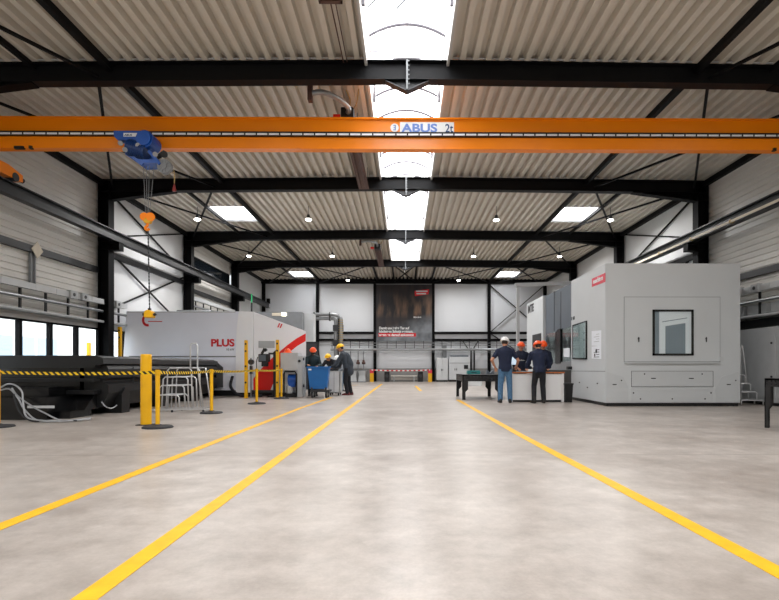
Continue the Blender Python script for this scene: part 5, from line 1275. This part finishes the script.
mb = MB(); mb.cyl((-5.0, PY, 2.19), (8.6, PY, 2.19), .085, n=14); mb.build('main_pipe', 'galv', pr)
for z, r in ((2.62, .025), (2.45, .018), (2.02, .018)):
    mb = MB(); mb.cyl((-5.0, PY, z), (8.6, PY, z), r, n=8); mb.build('thin_pipe', 'mid_grey', pr)
x = -4.9; k = 0
while x < 8.6:
    mb = MB(); mb.box(x - .02, x + .02, PY - .02, PY + .02, 2.1, 2.78); mb.box(x - .02, x + .02, PY, PY + .3, 2.74, 2.78); mb.build('hanger', 'dark_grey', pr); x += .62
mb = MB(); mb.bar((bx_(462), PY + .1, 2.8), (bx_(468), PY + .1, 2.2), .07); mb.bar((bx_(478), PY + .1, 2.8), (bx_(472.5), PY + .1, 2.2), .07); mb.build('strut', 'black', pr)
for px, nm in ((470.7, 'nearer the cabinet'), (473.8, 'farther from the cabinet')):
    mb = MB(); mb.cyl((bx_(px), PY + .1, 0), (bx_(px), PY + .1, 2.3), .06, n=10); tag(mb.build('drain_pipe', 'black'), 'dark vertical pipe on the end wall beside the grey cabinets, ' + nm, 'pipe')
mb = MB(); mb.box(bx_(442.5), bx_(446.5), EY - .15, EY + .1, bz_(357.5), bz_(345)); tag(mb.build('cable_duct', 'mid_grey'), 'short grey cable duct rising from the narrow grey cabinet', 'duct')
cabinet('wall_cabinet', 'narrow pale grey two door cabinet at the end wall right of the banner', 'cabinet', bx_(436), bx_(447.2), 33.2, 33.7, 0, bz_(358), 'pale_grey', 2, .12)
wc_ = cabinet('wall_cabinet', 'wide pale grey cabinet with a dark panel at the end wall', 'cabinet', bx_(448.2), bx_(469), 33.2, 33.7, 0, bz_(357), 'pale_grey', 3, .14)
mb = MB(); mb.box(bx_(463), bx_(467), 33.16, 33.185, bz_(369), bz_(365)); mb.build('display_panel', 'black', wc_)
mb = MB(); mb.box(bx_(450), bx_(467.5), 33.25, 33.6, bz_(357), bz_(355.4)); mb.build('top_box', 'door_grey', wc_)
mb = MB(); mb.box(bx_(448.5), bx_(469), 33.17, 33.186, bz_(363.3), bz_(362.9)); mb.build('panel_gap', 'mid_grey', wc_)
cY2 = 32.6
for a, b, nm in ((349.5, 357, 'nearer the stooping person'), (358, 366, 'farther from the stooping person')):
    t = thing('hopper_bin', 'grey sheet steel hopper bin standing at the end wall, ' + nm, 'bin', (gx((a + b) / 2, cY2), cY2, 0))
    mb = MB(); mb.loops([[(gx(a + i, cY2), cY2 + i * .04, z), (gx(b - i, cY2), cY2 + i * .04, z), (gx(b - i, cY2), cY2 + .6, z), (gx(a + i, cY2), cY2 + .6, z)] for i, z in ((.0, .05), (1.2, .45), (.2, .78))]); mb.build('body', 'light_grey', t)
    mb = MB(); mb.bar((gx(a, cY2), cY2, .78), (gx(b, cY2), cY2, .78), .05); mb.box(gx(a, cY2), gx(b, cY2), cY2, cY2 + .6, 0, .05); mb.build('rim', 'mid_grey', t)
for px, nm in ((351, 'at the hopper bins'), (358.5, 'between the hopper bins'), (364, 'near the barrier chain')):
    t = thing('valve_pipe', 'thin vertical pipe with a brown valve on the end wall ' + nm, 'pipe', (bx_(px), EY - .2, 0))
    mb = MB(); mb.cyl((bx_(px), EY - .25, 0), (bx_(px), EY - .25, 2.08), .03, n=8); mb.build('pipe', 'mid_grey', t)
    mb = MB(); mb.cyl((bx_(px) - .12, EY - .28, bz_(363)), (bx_(px) + .12, EY - .28, bz_(363)), .09, n=12); mb.cyl((bx_(px), EY - .4, bz_(361)), (bx_(px), EY - .28, bz_(361)), .08, n=10); mb.build('valve', 'brown', t)
# barrier with chain
bY = 33.2
for px, nm in ((371.8, 'below the banner lettering'), (430, 'beside the narrow grey cabinet')):
    t = thing('barrier_post', 'short yellow barrier post with red top, ' + nm, 'post', (gx(px, bY), bY, 0))
    mb = MB(); mb.box(gx(px, bY) - .13, gx(px, bY) + .13, bY - .06, bY + .06, 0, .58); mb.build('post', 'yellow_deep', t)
    mb = MB(); mb.box(gx(px, bY) - .13, gx(px, bY) + .13, bY - .06, bY + .06, .58, .82); mb.build('top', 'sign_red', t)
mb = MB(); mb.tube([(gx(371.8 + 58.2 * k / 12, bY), bY - .07, .80 - .05 * 4 * (k / 12) * (1 - k / 12)) for k in range(13)], .045, 6)
tag(mb.build('barrier_chain', 'chain_stripe'), 'red and white barrier chain hung between two yellow posts', 'chain')
for px, nm in ((387, 'under the banner lettering'), (420.5, 'under the red banner logo')):
    t = thing('speaker_box', 'small black floor box behind the red chain ' + nm, 'box', (gx(px, 33.5), 33.5, 0))
    mb = MB(); mb.box(gx(px, 33.5) - .17, gx(px, 33.5) + .17, 33.4, 33.7, 0, .68); mb.build('body', 'black', t, bevel=.01)
    mb = MB(); mb.cyl((gx(px, 33.5), 33.38, .4), (gx(px, 33.5), 33.4, .4), .12, n=14); mb.build('cover', 'dark_grey', t)
t = thing('bench', 'low pale bench between the two black boxes at the end wall', 'bench', (gx(404, 33.4), 33.4, 0))
mb = MB(); mb.box(gx(391, 33.4), gx(417, 33.4), 33.3, 33.65, .36, .44); mb.build('seat', 'bench_wood', t)
for px in (394, 414): mb = MB(); mb.box(gx(px, 33.4) - .04, gx(px, 33.4) + .04, 33.32, 33.62, 0, .36); mb.build('leg', 'light_grey', t)
mb = MB(); mb.box(gx(391, 33.4), gx(417, 33.4), 33.6, 33.63, .12, .30); mb.build('stretcher', 'bench_wood', t)

# ------------------------------------------------------------------ camera, daylight, view
w = D.worlds.new('World'); bpy.context.scene.world = w; w.use_nodes = True
bg = w.node_tree.nodes['Background']; bg.inputs[0].default_value = (.94, .97, 1.0, 1); bg.inputs[1].default_value = 4.5
cam = D.cameras.new('Camera'); co = D.objects.new('Camera', cam); C.objects.link(co)
co.location = (0, 0, EYE)
yaw = .0067
co.rotation_euler = (PI / 2, 0, -yaw)
cam.sensor_width = 36; cam.sensor_fit = 'HORIZONTAL'; cam.lens = F / 779 * 36
cam.shift_x = (389.5 - (VX + F * yaw)) / 779; cam.shift_y = (VY - 300) / 779
cam.clip_end = 300
sc = bpy.context.scene; sc.camera = co
sc.view_settings.view_transform = 'Standard'; sc.view_settings.look = 'None'; sc.view_settings.exposure = 0.06; sc.view_settings.gamma = 1; sc.view_settings.use_curve_mapping = False
for m in D.materials:
    pass
